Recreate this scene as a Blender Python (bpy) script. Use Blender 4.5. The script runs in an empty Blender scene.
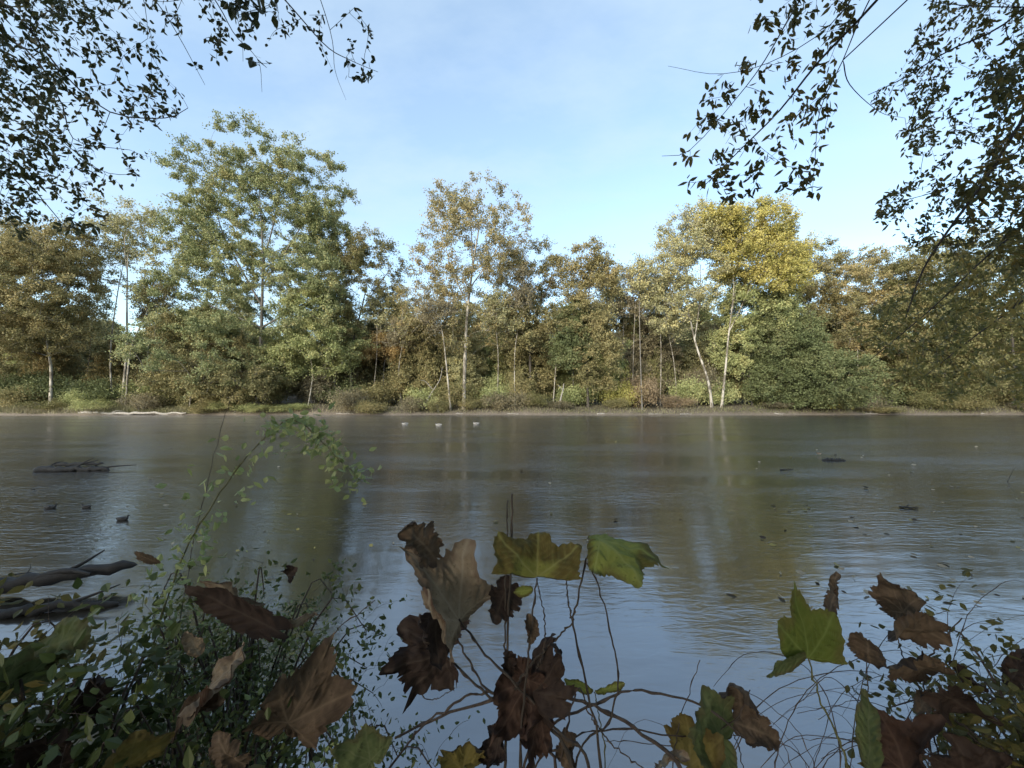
import bpy, math, random
import numpy as np
from mathutils import Vector, Matrix, noise as mnoise

R = math.radians
rng = np.random.default_rng(7)
random.seed(7)
scene = bpy.context.scene
COL = scene.collection

# ------------------------------------------------------------------ camera
F = 385.0
EYE = np.array([0.0, 0.0, 2.2])
PITCH = math.atan2(12.0, F)
cam_d = bpy.data.cameras.new('camera')
cam_d.sensor_width = 36.0
cam_d.lens = F / 1024.0 * 36.0
cam_d.clip_start = 0.02
cam_d.clip_end = 3000.0
cam = bpy.data.objects.new('camera', cam_d)
COL.objects.link(cam)
cam.location = EYE
cam.rotation_euler = (R(90) + PITCH, 0, 0)
scene.camera = cam
_f = np.array([0, math.cos(PITCH), math.sin(PITCH)])
_u = np.array([0, -math.sin(PITCH), math.cos(PITCH)])
_r = np.array([1.0, 0, 0])


def P(px, py, d):
    """point seen at pixel px,py at depth d metres"""
    return EYE + d * (_f + _r * ((px - 512.0) / F) + _u * ((384.0 - py) / F))


# ------------------------------------------------------------------ terrain
def sstep(a, b, x):
    t = np.clip((x - a) / (b - a), 0, 1)
    return t * t * (3 - 2 * t)


def wob(x, s, seed):
    return (np.sin(x * s + seed * 1.7) + 0.6 * np.sin(x * s * 2.3 + seed * 4.1) + 0.35 * np.sin(x * s * 5.1 + seed * 2.2)) / 1.95


def near_shore(x):
    return 1.5 + 1.25 * sstep(-0.35, -2.2, x) + 0.55 * sstep(0.7, 2.0, x) + 0.5 * sstep(3, 8, np.abs(x)) + 0.08 * wob(x, 1.7, 1)


def far_shore(x):
    return 44.3 + 0.9 * wob(x, 0.07, 2) + 0.35 * wob(x, 0.31, 5) + 0.004 * x


def ground(x, y):
    x = np.asarray(x, float); y = np.asarray(y, float)
    s = near_shore(x)
    near = 0.85 * (1 - np.exp(-np.maximum(s - y, 0) / 0.9)) + 0.02 * np.maximum(s - y, 0)
    near = near + 0.35 * np.exp(-((x - 1.9) / 0.8) ** 2 - ((y - 1.15) / 0.55) ** 2)
    near = near + 0.15 * np.exp(-((x + 1.9) / 0.9) ** 2 - ((y - 1.3) / 0.7) ** 2)
    f = far_shore(x)
    t = np.maximum(y - f, 0)
    far = 0.95 * (1 - np.exp(-t / 1.6)) + 0.012 * t + 16.0 * sstep(70, 135, y) + (0.14 * wob(x + y * 0.6, 0.7, 3) + 0.22 * wob(x, 0.23, 8)) * np.minimum(t, 1.0)
    bed = -np.minimum(np.minimum(np.maximum(y - s, 0) * 0.7, np.maximum(f - y, 0) * 0.25), 1.4)
    z = np.where(y < s, near, np.where(y > f, far, bed))
    return z


# ------------------------------------------------------------------ mesh helpers
def obj(name, V, Fq, mat, parent=None, smooth=False, attrs=None, loc=None):
    V = np.asarray(V, np.float32)
    me = bpy.data.meshes.new(name)
    if isinstance(Fq, (list, tuple)) and len(Fq) and not np.isscalar(Fq[0]) and not isinstance(Fq, np.ndarray) and isinstance(Fq[0], np.ndarray) and Fq[0].ndim == 2:
        groups = Fq
    else:
        groups = [np.asarray(Fq, np.int32)]
    nl = sum(g.size for g in groups); npoly = sum(len(g) for g in groups)
    me.vertices.add(len(V)); me.vertices.foreach_set('co', V.ravel())
    me.loops.add(nl); me.loops.foreach_set('vertex_index', np.concatenate([g.ravel() for g in groups]).astype(np.int32))
    me.polygons.add(npoly)
    starts, s0 = [], 0
    for g in groups:
        k = g.shape[1]
        starts.append(s0 + np.arange(len(g)) * k); s0 += g.size
    me.polygons.foreach_set('loop_start', np.concatenate(starts).astype(np.int32))
    me.polygons.foreach_set('use_smooth', np.full(npoly, smooth, bool))
    if attrs:
        for an, av in attrs.items():
            a = me.attributes.new(an, 'FLOAT', 'POINT')
            a.data.foreach_set('value', np.asarray(av, np.float32))
    me.update(calc_edges=True)
    me.validate(verbose=False)
    if mat: me.materials.append(mat)
    o = bpy.data.objects.new(name, me)
    COL.objects.link(o)
    if parent is not None: o.parent = parent
    if loc is not None: o.location = loc
    return o


def thing(name, label, cat, loc=(0, 0, 0), rotz=0.0, group=None):
    o = bpy.data.objects.new(name, None)
    COL.objects.link(o)
    o.empty_display_size = 0.1
    o.location = loc; o.rotation_euler = (0, 0, rotz)
    o['label'] = label; o['category'] = cat
    if group: o['group'] = group
    return o


def tag(o, label, cat, group=None, kind=None):
    if label: o['label'] = label
    if cat: o['category'] = cat
    if group: o['group'] = group
    if kind: o['kind'] = kind
    return o


def dup(root, loc, rotz=0.0, scale=(1, 1, 1), label=None, group=None):
    r = root.copy(); COL.objects.link(r)
    r.location = loc; r.rotation_euler = (0, 0, rotz); r.scale = scale
    if label: r['label'] = label
    if group: r['group'] = group
    for ch in list(root.children):
        c = ch.copy(); COL.objects.link(c); c.parent = r
        for g in ch.children:
            d = g.copy(); COL.objects.link(d); d.parent = c
    return r


def unit(v):
    return v / (np.linalg.norm(v, axis=-1, keepdims=True) + 1e-9)


def tubes(Pts, Rad, sides=5):
    """Pts (M,K,3), Rad (M,K) -> verts, quads"""
    Pts = np.asarray(Pts, float); Rad = np.asarray(Rad, float)
    M, K, _ = Pts.shape
    T = np.empty_like(Pts)
    T[:, 1:-1] = Pts[:, 2:] - Pts[:, :-2]
    T[:, 0] = Pts[:, 1] - Pts[:, 0]; T[:, -1] = Pts[:, -1] - Pts[:, -2]
    T = unit(T)
    mean = unit(Pts[:, -1] - Pts[:, 0])
    ref = np.where(np.abs(mean[:, 2:3]) > 0.8, np.array([[1.0, 0.13, 0]]), np.array([[0.1, 0.05, 1.0]]))
    ref = np.repeat(ref[:, None, :], K, 1)
    A = unit(np.cross(T, ref)); B = np.cross(T, A)
    ang = np.arange(sides) / sides * 2 * math.pi
    V = Pts[:, :, None, :] + Rad[:, :, None, None] * (A[:, :, None, :] * np.cos(ang)[None, None, :, None] + B[:, :, None, :] * np.sin(ang)[None, None, :, None])
    idx = np.arange(M * K * sides).reshape(M, K, sides)
    a = idx[:, :-1]; b = idx[:, 1:]
    a2 = np.roll(a, -1, 2); b2 = np.roll(b, -1, 2)
    Q = np.stack([a, a2, b2, b], -1).reshape(-1, 4)
    return V.reshape(-1, 3), Q


class Mesh:
    def __init__(s): s.V, s.Q, s.n = [], [], 0
    def add(s, V, Q):
        s.V.append(np.asarray(V)); s.Q.append(np.asarray(Q) + s.n); s.n += len(V)
    def tube(s, pts, rad, sides=6):
        pts = np.asarray(pts, float); rad = np.asarray(rad, float)
        V, Q = tubes(pts[None], rad[None], sides); s.add(V, Q)
    def build(s, name, mat, parent=None, smooth=True):
        return obj(name, np.concatenate(s.V), np.concatenate(s.Q), mat, parent, smooth)


def spline(pts, n):
    pts = np.asarray(pts, float)
    m = len(pts)
    if m == 2:
        t = np.linspace(0, 1, n)[:, None]; return pts[0] * (1 - t) + pts[1] * t
    ext = np.vstack([2 * pts[0] - pts[1], pts, 2 * pts[-1] - pts[-2]])
    out = []
    for t in np.linspace(0, m - 1 - 1e-6, n):
        i = int(t); u = t - i
        p0, p1, p2, p3 = ext[i], ext[i + 1], ext[i + 2], ext[i + 3]
        out.append(0.5 * ((2 * p1) + (-p0 + p2) * u + (2 * p0 - 5 * p1 + 4 * p2 - p3) * u * u + (-p0 + 3 * p1 - 3 * p2 + p3) * u ** 3))
    return np.array(out)


# ------------------------------------------------------------------ materials
def newmat(name):
    m = bpy.data.materials.new(name); m.use_nodes = True
    nt = m.node_tree
    for n in list(nt.nodes):
        if n.type not in ('OUTPUT_MATERIAL', 'BSDF_PRINCIPLED'): nt.nodes.remove(n)
    return m, nt, nt.nodes['Principled BSDF'], nt.nodes['Material Output']


def N(nt, typ, **kw):
    n = nt.nodes.new(typ)
    for k, v in kw.items():
        if k in n.inputs.keys() if isinstance(k, str) else False: n.inputs[k].default_value = v
        else: setattr(n, k, v)
    return n


def ramp(nt, cols, pos=None, interp='LINEAR'):
    n = nt.nodes.new('ShaderNodeValToRGB')
    cr = n.color_ramp; cr.interpolation = interp
    k = len(cols)
    pos = pos or [i / (k - 1) for i in range(k)]
    while len(cr.elements) < k: cr.elements.new(0.5)
    for e, c, p in zip(cr.elements, cols, pos):
        e.position = p; e.color = (c[0], c[1], c[2], 1)
    return n


def leaf_mat(name, cols, transl=0.3, rough=0.6, nscale=0.35):
    """leaf colours differ leaf by leaf and, more slowly, bough by bough"""
    m, nt, bs, out = newmat(name)
    L = nt.links.new
    geo = nt.nodes.new('ShaderNodeNewGeometry')
    tc = nt.nodes.new('ShaderNodeTexCoord')
    oi = nt.nodes.new('ShaderNodeObjectInfo')
    no = N(nt, 'ShaderNodeTexNoise', Scale=nscale, Detail=2.0)
    L(tc.outputs['Object'], no.inputs['Vector'])
    ma = N(nt, 'ShaderNodeMath', operation='MULTIPLY_ADD')
    L(geo.outputs['Random Per Island'], ma.inputs[0]); ma.inputs[1].default_value = 0.55
    mb = N(nt, 'ShaderNodeMath', operation='MULTIPLY_ADD')
    L(no.outputs['Fac'], mb.inputs[0]); mb.inputs[1].default_value = 1.5; mb.inputs[2].default_value = -0.55
    L(mb.outputs[0], ma.inputs[2])
    mc = N(nt, 'ShaderNodeMath', operation='MULTIPLY_ADD')
    L(oi.outputs['Random'], mc.inputs[0]); mc.inputs[1].default_value = 0.16; L(ma.outputs[0], mc.inputs[2])
    rp = ramp(nt, cols)
    L(mc.outputs[0], rp.inputs['Fac'])
    L(rp.outputs['Color'], bs.inputs['Base Color'])
    bs.inputs['Roughness'].default_value = rough
    bs.inputs['Specular IOR Level'].default_value = 0.3
    tr = nt.nodes.new('ShaderNodeBsdfTranslucent')
    L(rp.outputs['Color'], tr.inputs['Color'])
    mx = nt.nodes.new('ShaderNodeMixShader'); mx.inputs[0].default_value = transl
    L(bs.outputs[0], mx.inputs[1]); L(tr.outputs[0], mx.inputs[2]); L(mx.outputs[0], out.inputs['Surface'])
    return m


def bark_mat(name, c1, c2, scale=6.0, stretch=0.25, patch=False, rough=0.85):
    m, nt, bs, out = newmat(name)
    L = nt.links.new
    tc = nt.nodes.new('ShaderNodeTexCoord')
    mp = nt.nodes.new('ShaderNodeMapping'); mp.inputs['Scale'].default_value = (1, 1, stretch)
    L(tc.outputs['Object'], mp.inputs['Vector'])
    no = N(nt, 'ShaderNodeTexNoise', Scale=scale, Detail=5.0, Roughness=0.65)
    L(mp.outputs[0], no.inputs['Vector'])
    rp = ramp(nt, [c1, c2], [0.46, 0.54] if patch else [0.3, 0.7])
    L(no.outputs['Fac'], rp.inputs['Fac']); L(rp.outputs['Color'], bs.inputs['Base Color'])
    bs.inputs['Roughness'].default_value = rough
    bp = N(nt, 'ShaderNodeBump', Strength=0.5, Distance=0.03)
    L(no.outputs['Fac'], bp.inputs['Height']); L(bp.outputs[0], bs.inputs['Normal'])
    return m


BARK_DARK = bark_mat('dark_bark', (0.035, 0.028, 0.02), (0.10, 0.085, 0.065))
BARK_GREY = bark_mat('grey_bark', (0.09, 0.08, 0.065), (0.22, 0.20, 0.17))
BARK_PALE = bark_mat('pale_sycamore_bark', (0.40, 0.36, 0.29), (0.13, 0.11, 0.08), 1.6, 0.5, True)
BARK_NEAR = bark_mat('near_twig_bark', (0.018, 0.014, 0.011), (0.045, 0.037, 0.03), 30)
WOOD_WET = bark_mat('wet_driftwood', (0.006, 0.0055, 0.005), (0.026, 0.023, 0.019), 9, 1.0, False, 0.8)
WOOD_PALE = bark_mat('bleached_driftwood', (0.16, 0.14, 0.115), (0.36, 0.33, 0.28), 7, 1.0)

PAL = {
    'grey_green': leaf_mat('grey_green_leaves', [(0.106, 0.122, 0.048), (0.198, 0.227, 0.093), (0.302, 0.320, 0.150), (0.383, 0.338, 0.144)]),
    'olive_brown': leaf_mat('olive_brown_leaves', [(0.119, 0.114, 0.048), (0.201, 0.188, 0.079), (0.293, 0.253, 0.110), (0.365, 0.295, 0.133)]),
    'dark_olive': leaf_mat('dark_olive_leaves', [(0.104, 0.107, 0.040), (0.166, 0.163, 0.060), (0.233, 0.208, 0.087), (0.283, 0.226, 0.099)]),
    'orange_brown': leaf_mat('orange_brown_leaves', [(0.148, 0.145, 0.068), (0.251, 0.230, 0.100), (0.365, 0.295, 0.133), (0.449, 0.334, 0.150)]),
    'orange': leaf_mat('orange_leaves', [(0.290, 0.217, 0.090), (0.447, 0.313, 0.132), (0.600, 0.422, 0.180), (0.600, 0.499, 0.234)]),
    'silver': leaf_mat('silver_olive_leaves', [(0.196, 0.198, 0.090), (0.299, 0.292, 0.148), (0.445, 0.413, 0.208), (0.528, 0.447, 0.189)]),
    'yellow': leaf_mat('yellow_leaves', [(0.209, 0.208, 0.060), (0.332, 0.307, 0.087), (0.467, 0.403, 0.120), (0.600, 0.515, 0.175)]),
    'deep_green': leaf_mat('deep_green_leaves', [(0.068, 0.083, 0.034), (0.115, 0.136, 0.055), (0.175, 0.197, 0.080), (0.253, 0.251, 0.108)]),
    'pale_green': leaf_mat('pale_green_leaves', [(0.182, 0.213, 0.080), (0.288, 0.318, 0.127), (0.404, 0.411, 0.172), (0.488, 0.445, 0.188)]),
    'yellow_green': leaf_mat('yellow_green_leaves', [(0.196, 0.213, 0.058), (0.326, 0.320, 0.094), (0.471, 0.429, 0.130), (0.557, 0.476, 0.160)]),
    'brown_grey': leaf_mat('brown_grey_leaves', [(0.103, 0.091, 0.056), (0.177, 0.155, 0.092), (0.266, 0.225, 0.130), (0.336, 0.279, 0.148)]),
    'russet': leaf_mat('russet_leaves', [(0.146, 0.116, 0.071), (0.232, 0.172, 0.101), (0.319, 0.235, 0.137), (0.365, 0.287, 0.160)]),
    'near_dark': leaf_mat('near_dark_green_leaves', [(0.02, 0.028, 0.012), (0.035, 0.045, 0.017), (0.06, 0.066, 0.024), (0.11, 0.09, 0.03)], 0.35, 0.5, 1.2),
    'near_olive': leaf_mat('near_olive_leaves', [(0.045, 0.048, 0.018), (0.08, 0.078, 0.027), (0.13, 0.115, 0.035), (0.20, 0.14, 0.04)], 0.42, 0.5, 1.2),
    'turning_bough': leaf_mat('turning_bough_leaves', [(0.08, 0.085, 0.028), (0.14, 0.135, 0.042), (0.22, 0.19, 0.06), (0.32, 0.24, 0.075)], 0.45, 0.5, 1.0),  # lighter colour stands in for light falling on the low boughs
    'bush': leaf_mat('bush_leaves', [(0.03, 0.042, 0.014), (0.055, 0.075, 0.022), (0.095, 0.115, 0.034), (0.16, 0.165, 0.05)], 0.3, 0.45, 2.0),
    'shoot': leaf_mat('fresh_shoot_leaves', [(0.12, 0.16, 0.055), (0.19, 0.235, 0.085), (0.27, 0.31, 0.125), (0.35, 0.37, 0.17)], 0.35, 0.45, 2.0),
}


# ------------------------------------------------------------------ leaves and trees
def leaf_quads(C, L, W, rs, up=0.5, hang=0.0, axis=None):
    """folded rhombic leaves: 4 verts / 1 quad per leaf around centres C"""
    n = len(C)
    a = unit(rs.normal(size=(n, 3)) + np.array([0, 0, -hang])) if axis is None else axis
    nn = unit(rs.normal(size=(n, 3)) + np.array([0, 0, up]))
    b = unit(np.cross(a, nn)); c = np.cross(a, b)
    L = L * rs.uniform(0.65, 1.25, (n, 1)); W = W * rs.uniform(0.7, 1.2, (n, 1))
    base = C - a * L * 0.5; tip = C + a * L * 0.5
    l = C + b * W * 0.5 - a * L * 0.08 + c * W * 0.16; r = C - b * W * 0.5 - a * L * 0.08 + c * W * 0.16
    V = np.stack([base, l, tip, r], 1).reshape(-1, 3)
    Q = np.arange(n * 4).reshape(n, 4)
    return V, Q


def leaf_ovate(C, L, W, rs, up=0.5, hang=0.6, axis=None):
    """larger near leaves: pointed ovate blade of 2 quads folded on the midrib, 6 verts + midrib"""
    n = len(C)
    a = unit(rs.normal(size=(n, 3)) * 0.8 + np.array([0, 0, -hang])) if axis is None else axis
    nn = unit(rs.normal(size=(n, 3)) + np.array([0, 0, up]))
    b = unit(np.cross(a, nn)); c = np.cross(a, b)
    L = L * rs.uniform(0.6, 1.25, (n, 1)); W = W * rs.uniform(0.75, 1.2, (n, 1))
    fold = W * rs.uniform(0.02, 0.25, (n, 1)); curl = L * rs.uniform(-0.12, 0.2, (n, 1))
    prof = [(.14, .27, .6), (.40, .49, 1.0), (.72, .30, .8)]
    v = [C] + [C + a * L * p + b * W * q + c * (fold * k + curl * p * p) for p, q, k in prof] + [C + a * L + c * curl] + [C + a * L * p - b * W * q + c * (fold * k + curl * p * p) for p, q, k in prof[::-1]]
    V = np.stack(v, 1).reshape(-1, 3)
    i = np.arange(n)[:, None] * 8
    Q = np.concatenate([i + np.array([[0, 1, 2, 3, 4]]), i + np.array([[0, 4, 5, 6, 7]])])
    return V, Q


def grow(nodes, nrad, root, targets, rs, rmin, kr, droop=0.0, up=0.25, penal=1.2):
    """join each target to the nearest branch node; returns polylines (M,5,3), radii (M,5), directions"""
    nodes = list(nodes); nrad = list(nrad)
    order = np.argsort(np.linalg.norm(targets - root, axis=1))
    A = np.array(nodes); RR = np.array(nrad)
    cap = len(A) + 4 * len(targets)
    buf = np.empty((cap, 3)); buf[:len(A)] = A; rb = np.empty(cap); rb[:len(A)] = RR; n = len(A)
    lines, rads, dirs = [], [], np.zeros_like(targets)
    for ti in order:
        t = targets[ti]
        d = t - buf[:n]
        dist = np.linalg.norm(d, axis=1)
        cost = dist + penal * np.maximum(-d[:, 2] + dist * 0.1 * 0, 0)
        k = int(np.argmin(cost))
        s = buf[k]; ln = dist[k]
        mid = s * 0.5 + t * 0.5 + np.array([0, 0, ln * (up - droop)]) * 0.6 + rs.normal(size=3) * ln * 0.10
        u = np.linspace(0, 1, 5)[:, None]
        ln5 = (1 - u) ** 2 * s + 2 * u * (1 - u) * mid + u * u * t
        r0 = max(rmin, min(rb[k] * 0.7, kr * ln + rmin)); r1 = max(rmin * 0.6, r0 * 0.45)
        rr = np.linspace(r0, r1, 5)
        lines.append(ln5); rads.append(rr)
        buf[n:n + 4] = ln5[1:]; rb[n:n + 4] = rr[1:]; n += 4
        dirs[ti] = unit(ln5[4] - ln5[2])
    inv = np.empty(len(order), int); inv[order] = np.arange(len(order))
    return np.array(lines)[inv], np.array(rads)[inv], dirs


def lobe_points(lobes, n, rs, inner=0.45):
    """points in a union of ellipsoids, favouring the outside"""
    w = np.array([l[3] * l[4] * l[6] for l in lobes]); w = w / w.sum()
    out = []
    which = rs.choice(len(lobes), n, p=w)
    for k in which:
        cx, cy, cz, rx, rz, ry, _ = lobes[k]
        v = unit(rs.normal(size=3)); q = rs.uniform(inner ** 3, 1) ** (1 / 3.0)
        out.append([cx + v[0] * rx * q, cy + v[1] * ry * q, cz + v[2] * rz * q])
    return np.array(out)


def make_tree(name, label, px, D, trunk, lobes, pal, bark, nclus, per, leafL=0.215, csize=0.75, r0=0.22, seed=1, group=None, cat='tree', gaps=0.0, limbs=(), flat=0.7):
    """trunk, lobes and limbs come in picture pixels but become metres round the tree's own foot at distance D"""
    rs = np.random.default_rng(seed)
    x0 = (px - 512.0) / F * D
    z0 = float(ground(x0, D))
    root = thing(name, label, cat, (x0, D, z0), 0, group)
    def loc(qx, qy): return np.array([(qx - px) / F * D, 0, EYE[2] + (396.0 - qy) / F * D - z0])
    tp = [np.array([(trunk[0][0] - px) / F * D, 0, -0.3])] + [loc(*t) for t in trunk[1:]]
    tp = np.array(tp); tp[-1] = tp[-2] * .35 + tp[-1] * .65; tp[1:, 1] += rs.normal(size=len(tp) - 1) * 0.4
    K = 14; r0 *= 0.62; nclus = int(nclus * 1.75); per = int(per * 1.8)
    tpts = spline(tp, K); tr = r0 * np.linspace(1, 0.12, K) ** 0.85; tr[0] *= 1.35
    M = Mesh(); M.tube(tpts, tr, 8)
    nodes = [p for p in tpts[4:]]; nr = [r for r in tr[4:]]
    for lb in limbs:
        lp = np.array([loc(*q) for q in lb]); lp[-1] = lp[-2] * .42 + lp[-1] * .58; lp[1:, 1] += rs.normal(size=len(lp) - 1) * 0.8
        k = int(np.argmin(np.linalg.norm(tpts - lp[0], axis=1))); lp[0] = tpts[k]
        sp = spline(lp, 8); rr = np.linspace(tr[k] * 0.7, tr[k] * 0.15 + 0.02, 8)
        M.tube(sp, rr, 6); nodes += list(sp[2:]); nr += list(rr[2:])
    LB = []
    for l in lobes:
        c = loc(l[0], 396 - (396 - l[1]) * 1.02); rx = l[2] / F * D; rz = l[3] / F * D
        LB.append((c[0], rs.normal() * rx * 0.25, c[2], rx * .95, rz * .97, max(rx, 1.2) * 0.9, l[4] if len(l) > 4 else 1.0))
    T = lobe_points(LB, nclus, rs)
    if gaps > 0:
        keep = np.array([mnoise.noise(Vector((p[0] * 0.33 + seed, p[1] * 0.33, p[2] * 0.33))) > -0.55 + gaps for p in T])
        T = T[keep]
    T = T[T[:, 2] > 0.3]
    ln, rd, dr = grow(nodes, nr, tpts[4], T, rs, 0.018, 0.016, up=0.2)
    V, Q = tubes(ln, rd, 4); M.add(V, Q)
    # clumps of fine twigs at the branch ends
    NT = 6
    cs = csize * rs.uniform(0.7, 1.4, len(T))
    td = unit(np.repeat(dr[:, None], NT, 1) * 0.9 + rs.normal(size=(len(T), NT, 3)) * np.array([.85, .85, .6]) + np.array([0, 0, .30]))
    tl = cs[:, None] * rs.uniform(.7, 2.0, (len(T), NT))
    u3 = np.array([0, .55, 1.0])
    st = np.repeat(ln[:, 3:4], NT, 1) * .5 + np.repeat(T[:, None], NT, 1) * .5
    tw = st[:, :, None] + td[:, :, None] * (tl[..., None, None] * u3[None, None, :, None])
    tw[:, :, 2, 2] -= .12 * tl; tw[:, :, 1] += rs.normal(size=tw[:, :, 1].shape) * .05
    tw = tw.reshape(-1, 3, 3)
    V, Q = tubes(tw, np.repeat([[.016, .010, .004]], len(tw), 0), 3); M.add(V, Q)
    M.build('trunk', bark, root)
    # leaves strung along every twig
    cnt = np.maximum(1, rs.poisson(per / NT * rs.uniform(.5, 1.5, len(T))[:, None], (len(T), NT))).ravel()
    ci = np.repeat(np.arange(len(tw)), cnt)
    uu = np.clip(rs.uniform(.05, 1.08, len(ci)), 0, 1) * 2; i0 = np.minimum(uu.astype(int), 1); fr = (uu - i0)[:, None]
    C = tw[ci, i0] * (1 - fr) + tw[ci, i0 + 1] * fr + np.clip(rs.normal(size=(len(ci), 3)), -1.8, 1.8) * np.array([.20, .20, .15]) * (csize / .75)
    C = C[C[:, 2] > 0.05]
    V, Q = leaf_quads(C, leafL, leafL * 0.72, rs, up=0.7)
    obj('crown', V, Q, pal if not isinstance(pal, str) else PAL[pal], root)
    return root


def make_shrub(name, label, seed, w, h, pal, nclus, per, leafL, loc, group, density=1.0):
    rs = np.random.default_rng(seed)
    root = thing(name, label, 'shrub', loc, 0, group)
    lob = [(rs.normal() * w * .25, rs.normal() * w * .2, h * rs.uniform(.35, .7), w * rs.uniform(.3, .55), h * rs.uniform(.3, .45), w * .4, 1) for _ in range(5)]
    T = lobe_points(lob, nclus, rs, 0.2); T = T[T[:, 2] > 0.1]
    M = Mesh(); nodes, nr = [], []
    for k in range(9):
        a = rs.uniform(0, 6.28); e = np.array([math.cos(a) * w * .3, math.sin(a) * w * .3, h * rs.uniform(.5, .95)])
        sp = spline([np.array([e[0] * .15, e[1] * .15, -.1]), e * [.4, .4, .55], e], 6); rr = np.linspace(.035, .01, 6)
        M.tube(sp, rr, 5); nodes += list(sp[1:]); nr += list(rr[1:])
    ln, rd, dr = grow(nodes, nr, np.zeros(3), T, rs, 0.008, 0.006)
    V, Q = tubes(ln, rd, 3); M.add(V, Q)
    M.build('stems', BARK_GREY, root)
    cnt = np.maximum(3, rs.poisson(per, len(T)))
    ci = np.repeat(np.arange(len(T)), cnt)
    C = T[ci] + rs.normal(size=(len(ci), 3)) * np.array([.34, .34, .26]) * (w / 3.5)
    C = C[C[:, 2] > 0.03]
    V, Q = leaf_quads(C, leafL, leafL * .65, rs, up=.6)
    obj('foliage', V, Q, PAL[pal], root)
    return root


# ================================================================== SETTING
def build_terrain():
    ys = np.concatenate([np.linspace(-80, -6, 20), np.linspace(-5, 5, 81), np.linspace(5.5, 40, 24), np.linspace(41, 54, 66), np.linspace(55, 90, 30), np.linspace(95, 500, 24)])
    xs = np.concatenate([np.linspace(-520, -80, 24), np.linspace(-78, -6, 90), np.linspace(-5.9, 5.9, 119), np.linspace(6, 78, 90), np.linspace(80, 520, 24)])
    X, Y = np.meshgrid(xs, ys)
    Z = ground(X, Y)
    rough = np.array([mnoise.noise(Vector((a * 1.3, b * 1.3, 0.0))) for a, b in zip(X.ravel(), Y.ravel())]).reshape(X.shape)
    Z = Z + np.where(Z > -0.05, 0.06 * rough, 0)
    V = np.stack([X, Y, Z], -1).reshape(-1, 3)
    nx, ny = len(xs), len(ys)
    i = np.arange(nx * ny).reshape(ny, nx)
    Q = np.stack([i[:-1, :-1], i[:-1, 1:], i[1:, 1:], i[1:, :-1]], -1).reshape(-1, 4)
    m, nt, bs, out = newmat('river_bank_soil'); L = nt.links.new
    tc = nt.nodes.new('ShaderNodeTexCoord')
    n1 = N(nt, 'ShaderNodeTexNoise', Scale=0.45, Detail=6.0, Roughness=0.7); L(tc.outputs['Object'], n1.inputs['Vector'])
    n2 = N(nt, 'ShaderNodeTexNoise', Scale=9.0, Detail=6.0, Roughness=0.7); L(tc.outputs['Object'], n2.inputs['Vector'])
    litter = ramp(nt, [(0.035, 0.028, 0.018), (0.08, 0.065, 0.04), (0.15, 0.12, 0.075), (0.10, 0.10, 0.045)], [0.3, 0.45, 0.6, 0.75]); L(n2.outputs['Fac'], litter.inputs['Fac'])
    mud = ramp(nt, [(0.09, 0.072, 0.052), (0.22, 0.18, 0.135)], [0.35, 0.65]); L(n2.outputs['Fac'], mud.inputs['Fac'])
    sp = nt.nodes.new('ShaderNodeSeparateXYZ'); L(tc.outputs['Object'], sp.inputs[0])
    ma = N(nt, 'ShaderNodeMath', operation='MULTIPLY_ADD'); L(n1.outputs['Fac'], ma.inputs[0]); ma.inputs[1].default_value = -0.9; L(sp.outputs['Z'], ma.inputs[2])
    mr = nt.nodes.new('ShaderNodeMapRange'); mr.inputs[1].default_value = -0.42; mr.inputs[2].default_value = 0.12; mr.inputs[3].default_value = 1; mr.inputs[4].default_value = 0
    L(ma.outputs[0], mr.inputs[0])
    # the bare mud only edges the far shore
    yr = nt.nodes.new('ShaderNodeMapRange'); yr.inputs[1].default_value = 20; yr.inputs[2].default_value = 30; L(sp.outputs['Y'], yr.inputs[0])
    mm = N(nt, 'ShaderNodeMath', operation='MULTIPLY'); L(mr.outputs[0], mm.inputs[0]); L(yr.outputs[0], mm.inputs[1])
    mx = nt.nodes.new('ShaderNodeMix'); mx.data_type = 'RGBA'
    L(mm.outputs[0], mx.inputs[0]); L(litter.outputs[0], mx.inputs[6]); L(mud.outputs[0], mx.inputs[7])
    L(mx.outputs[2], bs.inputs['Base Color']); bs.inputs['Roughness'].default_value = 0.9
    bp = N(nt, 'ShaderNodeBump', Strength=0.7, Distance=0.06); L(n2.outputs['Fac'], bp.inputs['Height']); L(bp.outputs[0], bs.inputs['Normal'])
    o = obj('ground', V, Q, m, None, True); o['kind'] = 'structure'
    return o


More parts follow.
